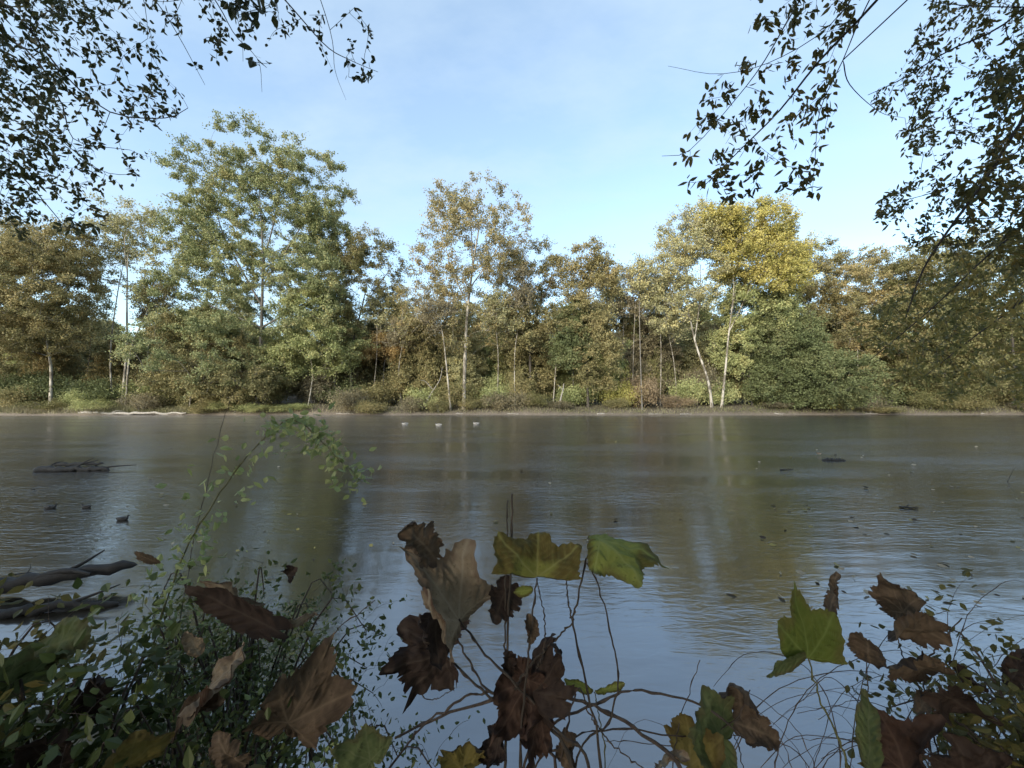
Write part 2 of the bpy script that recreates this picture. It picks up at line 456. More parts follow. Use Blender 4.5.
def build_water():
    ys = np.array([-2.0, 120.0]); ys = np.array([0.2, 49.0])
    V = [(-500, 0.2, 0), (500, 0.2, 0), (500, 49, 0), (-500, 49, 0)]
    m, nt, bs, out = newmat('river_water'); L = nt.links.new
    nt.nodes.remove(bs)
    tc = nt.nodes.new('ShaderNodeTexCoord')
    def noise(sx, sy, det, rot=0.0, dist=0.0):
        mp = nt.nodes.new('ShaderNodeMapping'); mp.inputs['Scale'].default_value = (sx, sy, 1); mp.inputs['Rotation'].default_value = (0, 0, rot)
        L(tc.outputs['Object'], mp.inputs['Vector'])
        n = N(nt, 'ShaderNodeTexNoise', Scale=1.0, Detail=det, Roughness=0.55, Distortion=dist); L(mp.outputs[0], n.inputs['Vector'])
        return n
    a = noise(3.6, 11.0, 3.0, 0.05, 0.8)
    b = noise(0.45, 1.7, 2.0, -0.06)
    c = noise(5.0, 17.0, 1.0, 0.12)
    patch = noise(0.10, 0.42, 2.0, 0.15)
    pr = nt.nodes.new('ShaderNodeMapRange'); pr.inputs[1].default_value = 0.38; pr.inputs[2].default_value = 0.62; pr.inputs[3].default_value = 0.12; pr.inputs[4].default_value = 1.0
    L(patch.outputs['Fac'], pr.inputs[0])
    # sheltered slack water close under the near bank
    sp = nt.nodes.new('ShaderNodeSeparateXYZ'); L(tc.outputs['Object'], sp.inputs[0])
    cal = nt.nodes.new('ShaderNodeMapRange'); cal.interpolation_type = 'SMOOTHSTEP'
    cal.inputs[1].default_value = 2.5; cal.inputs[2].default_value = 14.0; cal.inputs[3].default_value = 0.16; cal.inputs[4].default_value = 1.0
    L(sp.outputs['Y'], cal.inputs[0])
    rgh = nt.nodes.new('ShaderNodeMapRange'); rgh.inputs[1].default_value = 3.0; rgh.inputs[2].default_value = 12.0; rgh.inputs[3].default_value = 0.09; rgh.inputs[4].default_value = 0.125; L(sp.outputs['Y'], rgh.inputs[0])
    def mul(x, y):
        n = N(nt, 'ShaderNodeMath', operation='MULTIPLY')
        for k, v in ((0, x), (1, y)):
            if isinstance(v, float): n.inputs[k].default_value = v
            else: L(v, n.inputs[k])
        return n.outputs[0]
    def add(x, y):
        n = N(nt, 'ShaderNodeMath', operation='ADD'); L(x, n.inputs[0]); L(y, n.inputs[1]); return n.outputs[0]
    h = add(mul(add(mul(a.outputs['Fac'], 0.028), mul(c.outputs['Fac'], 0.0045)), mul(pr.outputs[0], cal.outputs[0])), mul(b.outputs['Fac'], 0.013))
    bp = N(nt, 'ShaderNodeBump', Strength=1.0, Distance=1.0); L(h, bp.inputs['Height'])
    gl = nt.nodes.new('ShaderNodeBsdfGlossy'); L(rgh.outputs[0], gl.inputs['Roughness']); gl.inputs['Color'].default_value = (0.88, 0.88, 0.90, 1)
    gl.inputs['Anisotropy'].default_value = 0.62
    tg_ = nt.nodes.new('ShaderNodeCombineXYZ'); tg_.inputs[0].default_value = 1.0; L(tg_.outputs[0], gl.inputs['Tangent'])
    df = nt.nodes.new('ShaderNodeBsdfDiffuse'); df.inputs['Color'].default_value = (0.024, 0.020, 0.013, 1)
    fr = nt.nodes.new('ShaderNodeFresnel'); fr.inputs['IOR'].default_value = 1.9
    L(bp.outputs[0], gl.inputs['Normal']); L(bp.outputs[0], fr.inputs['Normal'])
    fm = nt.nodes.new('ShaderNodeMapRange'); fm.inputs[1].default_value = 0.0; fm.inputs[2].default_value = 1.0; fm.inputs[3].default_value = WATER_GLOSS; fm.inputs[4].default_value = 1.0
    L(fr.outputs[0], fm.inputs[0])
    mx = nt.nodes.new('ShaderNodeMixShader'); L(fm.outputs[0], mx.inputs[0]); L(df.outputs[0], mx.inputs[1]); L(gl.outputs[0], mx.inputs[2])
    L(mx.outputs[0], out.inputs['Surface'])
    o = obj('river_water', V, [[0, 1, 2, 3]], m); o['kind'] = 'structure'


WATER_GLOSS = 0.17
build_terrain()
build_water()

# ------------------------------------------------------------------ light and sky
SUN_EL, SUN_AZ = R(20), math.atan2(-0.55, -0.83)
w = bpy.data.worlds.new('World'); scene.world = w; w.use_nodes = True
nt = w.node_tree; bg = nt.nodes['Background']
sky = nt.nodes.new('ShaderNodeTexSky'); sky.sky_type = 'NISHITA'; sky.sun_disc = False
sky.sun_elevation = SUN_EL; sky.sun_rotation = SUN_AZ; sky.air_density = 1.0; sky.dust_density = 0.6; sky.ozone_density = 1.1
bg.inputs['Strength'].default_value = 0.115
tc = nt.nodes.new('ShaderNodeTexCoord')
sp = nt.nodes.new('ShaderNodeSeparateXYZ'); nt.links.new(tc.outputs['Generated'], sp.inputs[0])
zz = N(nt, 'ShaderNodeMath', operation='ADD'); nt.links.new(sp.outputs['Z'], zz.inputs[0]); zz.inputs[1].default_value = 0.18
vd = N(nt, 'ShaderNodeVectorMath', operation='DIVIDE'); nt.links.new(tc.outputs['Generated'], vd.inputs[0])
cb = nt.nodes.new('ShaderNodeCombineXYZ')
for i in range(3): nt.links.new(zz.outputs[0], cb.inputs[i])
nt.links.new(cb.outputs[0], vd.inputs[1])
mp = nt.nodes.new('ShaderNodeMapping'); mp.inputs['Scale'].default_value = (0.9, 1.5, 1); mp.inputs['Rotation'].default_value = (0, 0, 0.5)
nt.links.new(vd.outputs[0], mp.inputs['Vector'])
cn = N(nt, 'ShaderNodeTexNoise', Scale=1.6, Detail=6.0, Roughness=0.6); nt.links.new(mp.outputs[0], cn.inputs['Vector'])
cr = nt.nodes.new('ShaderNodeMapRange'); cr.inputs[1].default_value = 0.42; cr.inputs[2].default_value = 0.72; cr.inputs[3].default_value = 0.28; cr.inputs[4].default_value = 0.70
nt.links.new(cn.outputs['Fac'], cr.inputs[0])
cm = nt.nodes.new('ShaderNodeMix'); cm.data_type = 'RGBA'
nt.links.new(cr.outputs[0], cm.inputs[0]); nt.links.new(sky.outputs[0], cm.inputs[6]); cm.inputs[7].default_value = (1.95, 2.3, 2.75, 1)
tm = nt.nodes.new('ShaderNodeMix'); tm.data_type = 'RGBA'; tm.blend_type = 'MULTIPLY'; tm.inputs[0].default_value = 1.0; tm.inputs[7].default_value = (0.965, 1.015, 1.0, 1)
nt.links.new(cm.outputs[2], tm.inputs[6]); nt.links.new(tm.outputs[2], bg.inputs['Color'])

sd = bpy.data.lights.new('sun', 'SUN'); sd.energy = 1.8; sd.angle = R(34); sd.color = (1.0, 0.94, 0.86)
so = bpy.data.objects.new('sun', sd); COL.objects.link(so)
to_sun = Vector((math.sin(SUN_AZ) * math.cos(SUN_EL), math.cos(SUN_AZ) * math.cos(SUN_EL), math.sin(SUN_EL)))
so.rotation_euler = to_sun.to_track_quat('Z', 'Y').to_euler()
scene.view_settings.view_transform = 'Standard'
scene.view_settings.look = 'None'
scene.view_settings.exposure = 1.82
scene.view_settings.gamma = 1.0
scene.cycles.use_denoising = True
scene.cycles.max_bounces = 6; scene.cycles.diffuse_bounces = 3; scene.cycles.glossy_bounces = 3; scene.cycles.transmission_bounces = 3; scene.cycles.transparent_max_bounces = 4
scene.cycles.sample_clamp_indirect = 6.0

# ================================================================== FAR BANK TREES
def T(name, label, px, D, trunk, lobes, pal, bark, n, per, **k): return make_tree(name, label, px, D, trunk, lobes, pal, bark, n, per, **k)

FB = 'trees along the far bank'
T('maple_tree', 'tallest broad grey-green maple crown on the far bank, left of the middle', 258, 47.5, [(258, 404), (260, 340), (257, 250), (250, 150)],
  [(258, 162, 50, 36), (216, 190, 46, 42), (302, 190, 44, 48), (250, 235, 85, 55), (190, 240, 35, 40), (200, 300, 52, 52), (262, 305, 78, 65), (228, 355, 80, 40), (318, 300, 38, 60), (320, 235, 26, 40)],
  'grey_green', BARK_GREY, 640, 125, seed=11, group=FB, r0=0.42, gaps=0.30, limbs=[[(259, 300), (225, 240), (205, 185)], [(258, 290), (295, 235), (312, 180)], [(258, 260), (275, 200), (265, 160)], [(259, 320), (200, 300), (165, 280)], [(259, 320), (310, 300), (340, 280)]])
T('bushy_tree', 'bushy brownish-green tree spreading low in front of the tallest maple', 190, 44.5+2.2, [(190, 406), (192, 370), (190, 320)],
  [(186, 345, 42, 44), (225, 372, 55, 32), (172, 380, 34, 24), (250, 385, 45, 18)], 'olive_brown', BARK_GREY, 210, 120, seed=12, group=FB, r0=0.16)
T('small_tree', 'small pale green tree with a thin bare stem right of the tallest maple', 308, 46.6, [(308, 408), (309, 372), (310, 320)],
  [(318, 345, 40, 34), (308, 308, 26, 24), (285, 360, 28, 22)], 'pale_green', BARK_PALE, 130, 105, seed=13, group=FB, r0=0.13)
T('sycamore_tree', 'slender bare white sycamore trunk forking under a thin crown at left', 122, 47.5, [(122, 402), (123, 350), (127, 290), (130, 225)],
  [(122, 232, 36, 34, 1), (150, 262, 24, 24, .5), (95, 262, 24, 22, .5), (105, 220, 18, 18, .6)], 'silver', BARK_PALE, 70, 55, seed=14, group=FB, r0=0.24, gaps=0.2, limbs=[[(127, 275), (140, 240), (150, 205)], [(126, 280), (112, 240), (100, 205)]])
T('sycamore_tree', 'thin pale trunk standing just left of the forked white sycamore', 113, 48.5, [(113, 402), (114, 350), (118, 290), (121, 235)],
  [(112, 270, 22, 26, 1), (120, 240, 16, 16, .7)], 'silver', BARK_PALE, 26, 45, seed=15, group=FB, r0=0.17)
T('leaning_tree', 'short pale trunk leaning right beside the forked white sycamore', 126, 47.0, [(126, 404), (131, 352), (139, 320), (144, 300)],
  [(148, 295, 18, 18, 1)], 'olive_brown', BARK_PALE, 22, 60, seed=16, group=FB, r0=0.17)
T('riverside_tree', 'olive-brown tree with a crooked grey-white trunk near the left edge', 51, 45.8, [(51, 405), (46, 370), (43, 335), (48, 280)],
  [(25, 300, 60, 62), (68, 290, 44, 52), (20, 250, 42, 28), (62, 250, 30, 28), (50, 335, 50, 22)], 'olive_brown', BARK_PALE, 260, 120, seed=17, group=FB, r0=0.30)
T('riverside_tree', 'olive-brown crown cut by the left edge of the view', -30, 47, [(-30, 405), (-28, 350), (-25, 270)],
  [(-30, 290, 55, 80), (-15, 350, 45, 40), (-70, 300, 50, 80), (-110, 300, 50, 90)], 'olive_brown', BARK_GREY, 230, 120, seed=18, group=FB, r0=0.3)
T('round_crowned_tree', 'dark rounded crown on a leaning brown trunk between the tallest maple and the tall sycamore', 353, 50, [(353, 402), (351, 355), (360, 305), (370, 262)],
  [(372, 255, 28, 22), (346, 258, 20, 20), (392, 265, 18, 20), (350, 295, 26, 36), (385, 300, 22, 25), (340, 330, 26, 35)], 'dark_olive', BARK_DARK, 180, 85, seed=19, group=FB, r0=0.3, gaps=0.35, limbs=[[(356, 320), (340, 285), (338, 250)], [(358, 310), (385, 280), (395, 255)]])
T('young_maple', 'small glowing orange maple under the taller trees left of the middle', 384, 52, [(384, 402), (384, 370), (385, 345)],
  [(385, 346, 20, 14), (370, 352, 14, 10), (400, 354, 12, 9)], 'orange', BARK_GREY, 70, 105, seed=20, group=FB, r0=0.11)
T('sycamore_tree', 'tall white-trunked sycamore with thin rust-brown top in the middle', 464, 46.5, [(464, 404), (465, 350), (468, 295), (478, 235), (487, 180)],
  [(490, 200, 34, 28, .7), (452, 212, 34, 28, .7), (470, 250, 52, 42, .9), (512, 232, 20, 26, .5), (500, 262, 30, 32, .7), (432, 262, 26, 32, .6), (428, 310, 44, 42, 1.2), (480, 322, 44, 38, 1.2)], 'orange_brown', BARK_PALE, 380, 62, seed=21, group=FB, r0=0.36, gaps=0.42,
  limbs=[[(467, 310), (450, 265), (440, 215)], [(470, 290), (500, 245), (510, 200)], [(474, 260), (470, 220), (455, 190)]])
T('leaning_tree', 'short bare whitish trunk leaning left of the tall white sycamore trunk', 451, 46.0, [(451, 404), (447, 365), (444, 340), (440, 318)],
  [(436, 318, 22, 16, 1)], 'brown_grey', BARK_PALE, 24, 60, seed=22, group=FB, r0=0.19)
T('dark_limbed_tree', 'olive tree with dark spreading limbs right of the tall sycamore', 531, 50, [(531, 402), (530, 350), (529, 310), (532, 265)],
  [(536, 258, 26, 18), (512, 275, 22, 24), (556, 272, 18, 24), (505, 305, 20, 22), (545, 305, 26, 26), (528, 335, 36, 22)], 'olive_brown', BARK_DARK, 180, 80, seed=23, group=FB, r0=0.28, gaps=0.4, limbs=[[(529, 320), (512, 295), (502, 265)], [(529, 318), (548, 290), (558, 262)], [(530, 310), (530, 285), (522, 255)]])
T('ivy_covered_tree', 'narrow golden-brown tree wrapped in green vines right of the middle', 588, 47, [(588, 405), (588, 350), (590, 290), (592, 245)],
  [(592, 258, 20, 18, .7), (578, 285, 18, 24, 1), (602, 282, 18, 24, 1), (588, 320, 24, 30, 1.3), (596, 360, 22, 36, 1.2)], 'olive_brown', BARK_DARK, 170, 85, seed=24, group=FB, r0=0.24, gaps=0.3)
T('evergreen_vine_tree', 'dark green vine-hung tree at the left flank of the narrow golden-brown tree', 573, 48.5, [(573, 404), (574, 350), (576, 310)],
  [(574, 325, 16, 26), (566, 350, 18, 24)], 'deep_green', BARK_DARK, 90, 100, seed=25, group=FB, r0=0.16)
T('slender_tree', 'slender thin-crowned tree just right of the narrow golden-brown tree', 621, 53, [(621, 402), (622, 340), (625, 275)],
  [(624, 282, 13, 18, .6), (616, 310, 14, 22, .9), (632, 318, 12, 24, .8)], 'olive_brown', BARK_GREY, 70, 70, seed=26, group=FB, r0=0.15, gaps=0.25)
T('slender_tree', 'straight thin bare trunk with a sparse tuft, left of the paired sycamore trunks', 642, 46, [(642, 405), (642, 350), (641, 290), (642, 262)],
  [(642, 280, 11, 18, 1), (655, 300, 12, 14, .6)], 'silver', BARK_GREY, 34, 50, seed=27, group=FB, r0=0.12)
T('sycamore_tree', 'silvery sparse sycamore with a white trunk leaning left, right of the middle', 712, 45.8, [(712, 407), (706, 380), (697, 345), (689, 310), (678, 262)],
  [(690, 240, 30, 34, .9), (668, 272, 24, 30, .8), (715, 222, 26, 22, .8), (706, 268, 32, 34, .9), (680, 310, 32, 28, .8)], 'silver', BARK_PALE, 220, 52, seed=28, group=FB, r0=0.27, gaps=0.42, leafL=0.22,
  limbs=[[(694, 335), (702, 300), (708, 235)], [(690, 315), (672, 290), (662, 262)]])
T('yellow_tree', 'bright yellow-topped tree with a straight pale trunk right of the leaning sycamore', 721, 46.2, [(721, 408), (725, 370), (731, 325), (742, 260)],
  [(757, 232, 38, 26), (728, 228, 28, 18), (785, 255, 24, 28), (750, 262, 40, 26), (795, 275, 14, 20), (715, 225, 22, 14), (770, 285, 26, 18)], 'yellow', BARK_PALE, 330, 80, seed=29, group=FB, r0=0.26, gaps=0.24, limbs=[[(729, 335), (750, 290), (770, 240)], [(731, 325), (735, 280), (730, 225)]])
T('undergrowth_tree', 'pale yellow-green tree under the bright yellow crown', 752, 48.5, [(752, 405), (753, 360), (754, 310)],
  [(752, 315, 34, 28), (735, 350, 22, 25), (772, 330, 22, 30), (722, 305, 20, 20, .7), (738, 285, 18, 16, .7)], 'pale_green', BARK_GREY, 150, 100, seed=30, group=FB, r0=0.16)
T('dark_green_tree', 'dark green low-spreading tree at the water edge right of the yellow crown', 800, 46.3, [(800, 409), (799, 370), (797, 330)],
  [(792, 352, 36, 40), (820, 378, 40, 28), (772, 318, 18, 24), (838, 398, 22, 14), (775, 385, 22, 24), (805, 398, 30, 12)], 'deep_green', BARK_DARK, 280, 120, seed=31, group=FB, r0=0.2)
T('young_maple', 'little yellow sapling at the water edge under the dark green tree', 838, 45.9, [(838, 410), (837, 400), (836, 393)],
  [(836, 396, 9, 7), (828, 402, 9, 5), (845, 403, 8, 5)], 'yellow', BARK_GREY, 24, 55, seed=32, group=FB, r0=0.06, csize=0.4)
T('olive_tree_behind', 'olive crown rising just behind the right side of the bright yellow tree', 822, 55, [(822, 402), (823, 340), (825, 270)],
  [(825, 258, 24, 20, .8), (808, 285, 26, 30, 1), (842, 282, 26, 30, 1), (825, 315, 36, 34, 1.2)], 'olive_brown', BARK_DARK, 200, 80, seed=33, group=FB, r0=0.3, gaps=0.38)
T('brown_tree', 'tan-brown loose crown between the olive crown and the dark overhanging boughs', 876, 52, [(876, 404), (876, 340), (878, 270)],
  [(882, 262, 30, 20, .8), (862, 290, 32, 30, 1), (902, 286, 32, 30, 1), (876, 330, 45, 38, 1.2)], 'orange_brown', BARK_GREY, 230, 80, seed=34, group=FB, r0=0.28, gaps=0.38)
T('riverside_tree', 'dark olive tree standing behind the overhanging boughs at right', 942, 48, [(942, 406), (942, 350), (945, 270)],
  [(945, 275, 42, 38), (925, 330, 45, 42), (970, 325, 40, 45), (950, 380, 60, 24)], 'dark_olive', BARK_DARK, 320, 110, seed=35, group=FB, r0=0.3)
T('riverside_tree', 'dark olive crown reaching to the right edge of the view', 1012, 47, [(1012, 407), (1010, 350), (1010, 260)],
  [(1005, 265, 45, 40), (1040, 310, 50, 60), (1000, 340, 45, 48), (1085, 300, 60, 80), (1130, 330, 50, 70)], 'dark_olive', BARK_DARK, 360, 110, seed=36, group=FB, r0=0.32)

# thin pale understory stems, each its own small tree
r4 = np.random.default_rng(64)
proto = [make_tree('slender_tree', 'x', 512, 48, [(512, 402), (513, 360), (511, 325), (514, 300)], [(513, 308, 13, 12, 1), (506, 322, 12, 12, .8), (520, 325, 12, 11, .7)], pl, BARK_PALE, 26, 45, seed=300 + i, r0=.10, gaps=.1) for i, pl in enumerate(('silver', 'brown_grey', 'olive_brown'))]
STEMS = [(82, 'left of the forked white sycamore'), (150, 'just right of the forked white sycamore'), (335, 'right of the small pale tree'), (372, 'beside the orange maple'), (402, 'right of the orange maple'), (425, 'left of the leaning whitish trunk'), (497, 'right of the tall white trunk'), (515, 'left of the dark-limbed tree'),
         (553, 'right of the dark-limbed tree'), (610, 'right of the narrow golden tree'), (632, 'left of the straight thin trunk'), (660, 'right of the straight thin trunk'), (677, 'left of the leaning silvery sycamore'), (745, 'right of the straight pale trunk'), (860, 'behind the dark green tree'), (905, 'below the tan-brown crown')]
for i, (px, where) in enumerate(STEMS):
    D = r4.uniform(46.8, 51); x = (px - 512) / F * D; sc = r4.uniform(.8, 1.35)
    lb = f'thin pale-stemmed young tree {where}'
    o = proto[i] if i < 3 else dup(proto[i % 3], (0, 0, 0))
    o.location = (x, D, float(ground(x, D)) - .1); o.scale = (r4.uniform(.8, 1.2), 1, sc); o.rotation_euler = (r4.normal() * .05, r4.normal() * .07, r4.uniform(0, 6.28)); o['label'] = lb; o['group'] = 'thin young trees on the far bank'

# wood behind the front row: copies of four background trees
BG = 'wooded backdrop behind the far bank'
bgs = []
for k, (pal, bk) in enumerate([('brown_grey', BARK_GREY), ('olive_brown', BARK_GREY), ('pale_green', BARK_GREY), ('silver', BARK_GREY), ('orange_brown', BARK_GREY)]):
    bgs.append(make_tree('background_tree', 'x', 512, 60, [(512, 396), (513, 340), (515, 305)],
        [(512, 325, 24, 22), (500, 345, 24, 24), (526, 345, 24, 24), (512, 372, 30, 20), (512, 308, 15, 12)], pal, bk, 170, 75, seed=60 + k, group=BG, r0=0.2, gaps=0.15, leafL=0.34, csize=0.9))
rb = np.random.default_rng(5)
BGL = 'muted leafy tree in the wooded backdrop, half hidden behind the front row'
first = [True] * len(bgs)
for row, (D, n, smin, smax) in enumerate([(54, 30, .46, .72), (62, 30, .58, .88), (76, 26, .75, 1.05), (98, 26, .75, 1.0)]):
    for i in range(n):
        x = (-1.0 + 2.0 * (i + rb.uniform(.1, .9)) / n) * (D * 1.55)
        y = D + rb.uniform(-3, 3)
        k = int(rb.integers(len(bgs))); s = rb.uniform(smin, smax)
        loc = (x, y, float(ground(x, y)) - 0.1); sc = (s * rb.uniform(.9, 1.15), s, s * rb.uniform(.9, 1.15)); rz = rb.uniform(0, 6.28)
        if first[k]:
            first[k] = False; b = bgs[k]; b.location = loc; b.scale = sc; b.rotation_euler = (0, 0, rz); b['label'] = BGL
        else: dup(bgs[k], loc, rz, sc, BGL, BG)

# shrubs along the water line
SG = 'shrubs along the far bank'
kinds = [('brown_grey', 'grey-brown twiggy'), ('olive_brown', 'olive-brown'), ('pale_green', 'pale green'), ('dark_olive', 'dark olive'), ('russet', 'reddish-brown'), ('yellow_green', 'yellow-green'), ('deep_green', 'deep green')]
sh = [make_shrub('shrub', 'x', 80 + k, 4.2, 3.0, p, 70, 70, 0.20, (0, 60, 1), SG) for k, (p, _) in enumerate(kinds)]
used = [0] * len(kinds)
spec = []   # px, depth, width factor, height factor, kind, label
for row, (D0, n, hs, seed) in enumerate([(45.5, 38, 0.55, 3), (48.6, 30, 1.15, 4), (52.0, 26, 1.75, 6)]):
    r2 = np.random.default_rng(seed)
    for i in range(n):
        px = -60 + 1150 * (i + r2.uniform(.15, .85)) / n
        k = int(r2.choice(7, p=[.34, .21, .12, .18, .06, .03, .06]))
        if row == 0 and 360 < px < 560 and k in (2, 5): k = 0
        if 595 < px < 640 and row: k = 5
        if 630 < px < 680 and row < 2: k = 4
        if px < 130 and row == 1: k = 6
        if px > 860 and k in (2, 5): k = 3
        if row == 0 and (k == 5 or r2.random() < .28): continue
        spec.append((px, D0 + r2.uniform(-.7, .9), r2.uniform(.75, 1.25), hs * (r2.uniform(.45, 1.6) if row == 0 else r2.uniform(.75, 1.25)), k, row, r2.uniform(0, 6.28)))
rowname = ['at the water edge', 'behind the bushes', 'in the back thicket']
def near_what(px):
    marks = [(-60, 'beyond the left edge of the view'), (40, 'below the crooked trunk at far left'), (122, 'below the forked white sycamore'), (190, 'below the bushy brownish tree'), (258, 'below the tallest maple'), (308, 'beside the small pale tree'),
             (353, 'below the dark rounded crown'), (384, 'near the orange maple'), (449, 'by the leaning whitish trunk'), (490, 'right of the tall white trunk'), (531, 'below the dark-limbed tree'), (588, 'below the narrow golden tree'),
             (642, 'by the straight thin trunk'), (690, 'left of the paired pale trunks'), (735, 'right of the paired pale trunks'), (800, 'below the dark green tree'), (876, 'below the tan-brown crown'), (942, 'under the boughs at right'), (1012, 'at the right edge'), (1090, 'beyond the right edge')]
    return min(marks, key=lambda m: abs(m[0] - px))[1]
seen = {}
for px, D, sw, shh, k, row, rz in spec:
    x = (px - 512) / F * D
    loc = (x, D, float(ground(x, D)) - 0.05); sc = (sw * (1.0 if row else .8), sw * (1.0 if row else .7), shh)
    lb = f'{kinds[k][1]} shrub {rowname[row]}, {near_what(px)}'
    c = seen.get(lb, 0); seen[lb] = c + 1
    if c: lb = lb.replace(' shrub ', [' shrub ', ' lower shrub ', ' broader shrub ', ' rounded shrub '][min(c, 3)])
    if not used[k]:
        used[k] = 1; s = sh[k]; s.location = loc; s.scale = sc; s['label'] = lb
    else: dup(sh[k], loc, rz, sc, lb, SG)

# ================================================================== FAR BANK DETAIL
rs = np.random.default_rng(21)
# grass and dead stalks on the far bank: uncountable
n = 20000
gx = np.where(rs.random(n) < .55, rs.uniform(-66, -36, n), rs.uniform(-66, 66, n))
gy = far_shore(gx) + 0.25 + rs.gamma(1.6, 0.9, n)
gz = ground(gx, gy)
hgt = rs.uniform(.15, .5, n) * np.where(gx < -36, 1.15, 0.75)
lean = rs.normal(size=(n, 2)) * hgt[:, None] * .45
wd = rs.uniform(.02, .05, n); an = rs.uniform(0, 6.28, n)
b0 = np.stack([gx - np.cos(an) * wd, gy - np.sin(an) * wd, gz - .03], 1); b1 = np.stack([gx + np.cos(an) * wd, gy + np.sin(an) * wd, gz - .03], 1)
tp = np.stack([gx + lean[:, 0], gy + lean[:, 1], gz + hgt], 1)
V = np.stack([b0, b1, tp], 1).reshape(-1, 3)
GRASS = leaf_mat('bank_grass_blades', [(0.10, 0.11, 0.045), (0.17, 0.17, 0.075), (0.26, 0.235, 0.13), (0.30, 0.26, 0.17)], 0.3, 0.7, 0.08)
tag(obj('bank_grass', V, np.arange(n * 3).reshape(n, 3), GRASS), 'dry grass and weeds fringing the far shore', 'grass', kind='stuff')


def log_thing(name, label, cat, px, py, D, z, length, r, rotz, mat, branches=(), group=None, seed=0, tilt=0.0, x=None):
    rg = np.random.default_rng(900 + seed)
    X = (px - 512) / F * D if x is None else x
    root = thing(name, label, cat, (X, D, z), rotz, group)
    k = 22
    u = np.linspace(-.5, .5, k)
    pts = np.stack([u * length, np.cumsum(rg.normal(size=k)) * length * .006, u * length * tilt + rg.normal(size=k) * r * .25], 1)
    rr = r * (1 - .45 * (u + .5)) * rg.uniform(.85, 1.12, k); rr[0] *= .75; rr[-1] *= .55
    M = Mesh(); M.tube(np.vstack([pts[:1] - [[r * .1, 0, 0]], pts, pts[-1:] + [[r * .4, 0, 0]]]), np.concatenate([[.002], rr, [.002]]), 9)
    M.build('log', mat, root)
    for (u0, dx, dy, dz, br) in branches:
        s = pts[int((u0 + .5) * (k - 1))]
        e = s + np.array([dx, dy, dz])
        sp = spline([s, s * .5 + e * .5 + rg.normal(size=3) * .08 * np.linalg.norm(e - s), e], 7)
        B = Mesh(); B.tube(sp, np.linspace(br, br * .25, 7), 6); B.build('branch', mat, root)
    return root


log_thing('driftwood_log', 'long bleached log lying along the grassy far shore at left', 'log', 132, 411, 44.6, 0.22, 12.5, .2, .01, WOOD_PALE, [(-.2, 1.5, .2, .35, .06)], seed=1)
log_thing('fallen_log', 'pale dead log slanting down the bank under the boughs at right', 'log', 925, 400, 46.6, 1.15, 3.1, .15, .2, WOOD_PALE, seed=2, tilt=-.42)
log_thing('snag', 'short bleached snag standing at the shore below the dark-limbed tree', 'dead tree', 563, 398, 46.0, 2.3, 3.3, .11, .1, WOOD_PALE, seed=3, tilt=6.0) if False else None
st = thing('snag', 'short bleached snag standing at the shore below the dark-limbed tree', 'dead tree', ((562 - 512) / F * 46.2, 46.2, float(ground(6.0, 46.2))))
M = Mesh(); M.tube(spline([(-.35, 0, -.2), (-.15, 0, 1.2), (.15, .1, 2.3), (.22, .1, 3.0)], 10), np.linspace(.13, .05, 10) , 7); M.build('trunk', WOOD_PALE, st)
M = Mesh(); M.tube(spline([(.12, .1, 2.1), (-.3, 0, 2.7), (-.55, 0, 2.75)], 6), np.linspace(.05, .015, 6), 5); M.build('branch', WOOD_PALE, st)
st2 = thing('snag', 'grey crooked dead limb leaning out of the bank right of the orange maple', 'dead tree', ((430 - 512) / F * 47, 47, float(ground(-10, 47))))
M = Mesh(); M.tube(spline([(-.9, 0, -.1), (.2, 0, 2.0), (1.2, 0, 3.6), (1.5, 0, 5.2)], 10), np.linspace(.09, .025, 10), 6); M.build('trunk', WOOD_PALE, st2)
M = Mesh(); M.tube(spline([(.4, 0, 2.3), (-.6, 0, 3.4), (-1.2, 0, 3.5)], 6), np.linspace(.05, .012, 6), 5); M.build('branch', WOOD_PALE, st2)
SHORE = [(232, 'left of the geese, below the tallest maple'), (292, 'below the small pale tree'), (345, 'below the dark rounded crown'), (462, 'below the tall white sycamore'), (508, 'just right of the geese'), (606, 'below the slender tree'), (655, 'left of the paired trunks'), (690, 'close beside the paired trunks'), (772, 'right of the paired trunks'), (868, 'beyond the little yellow sapling'), (985, 'near the right edge')]
for i, (px, where) in enumerate(SHORE):
    D = 45.0 + .3 * math.sin(i * 2.1)
    X = (px - 512) / F * D
    log_thing('driftwood_branch', f'bleached driftwood branch on the muddy far shore, {where}', 'driftwood', px, 0, float(far_shore(X)) + .35, .14, 1.3 + (i * 37 % 10) * .16, .05 + (i % 3) * .02, -.3 + .2 * (i % 4), WOOD_PALE,
              [(.1, .4, .2, .28, .025), (-.2, -.3, .1, .22, .02)], 'driftwood stranded along the far shore', 10 + i)

# logs and twigs in the water
log_thing('driftwood_log', 'dark waterlogged log with broken branches floating in mid river at left', 'log', 76, 470, 11.4, .05, 2.0, .10, .08, WOOD_WET, [(-.1, .75, .25, .24, .05), (.0, .55, .1, .30, .03), (.35, 1.0, .15, .10, .04), (-.3, .2, .2, .2, .03)], seed=30)
log_thing('driftwood_log', 'slim dark log floating just behind the waterlogged log', 'log', 82, 463, 12.2, .06, 1.35, .065, .15, WOOD_WET, [(.1, .3, 0, .16, .03)], seed=31)
log_thing('fallen_log', 'thick dark log jutting in from the left edge near the shore', 'log', 22, 592, 4.35, .13, 2.2, .105, .26, WOOD_WET, [(.05, .75, -.15, .10, .05), (.2, .35, .2, .2, .03)], seed=32, tilt=.06)
log_thing('fallen_log', 'thinner dark log lying below the thick log at the left edge', 'log', 45, 612, 3.95, .03, 1.3, .06, .2, WOOD_WET, [(.2, .4, .1, .12, .02)], seed=33)
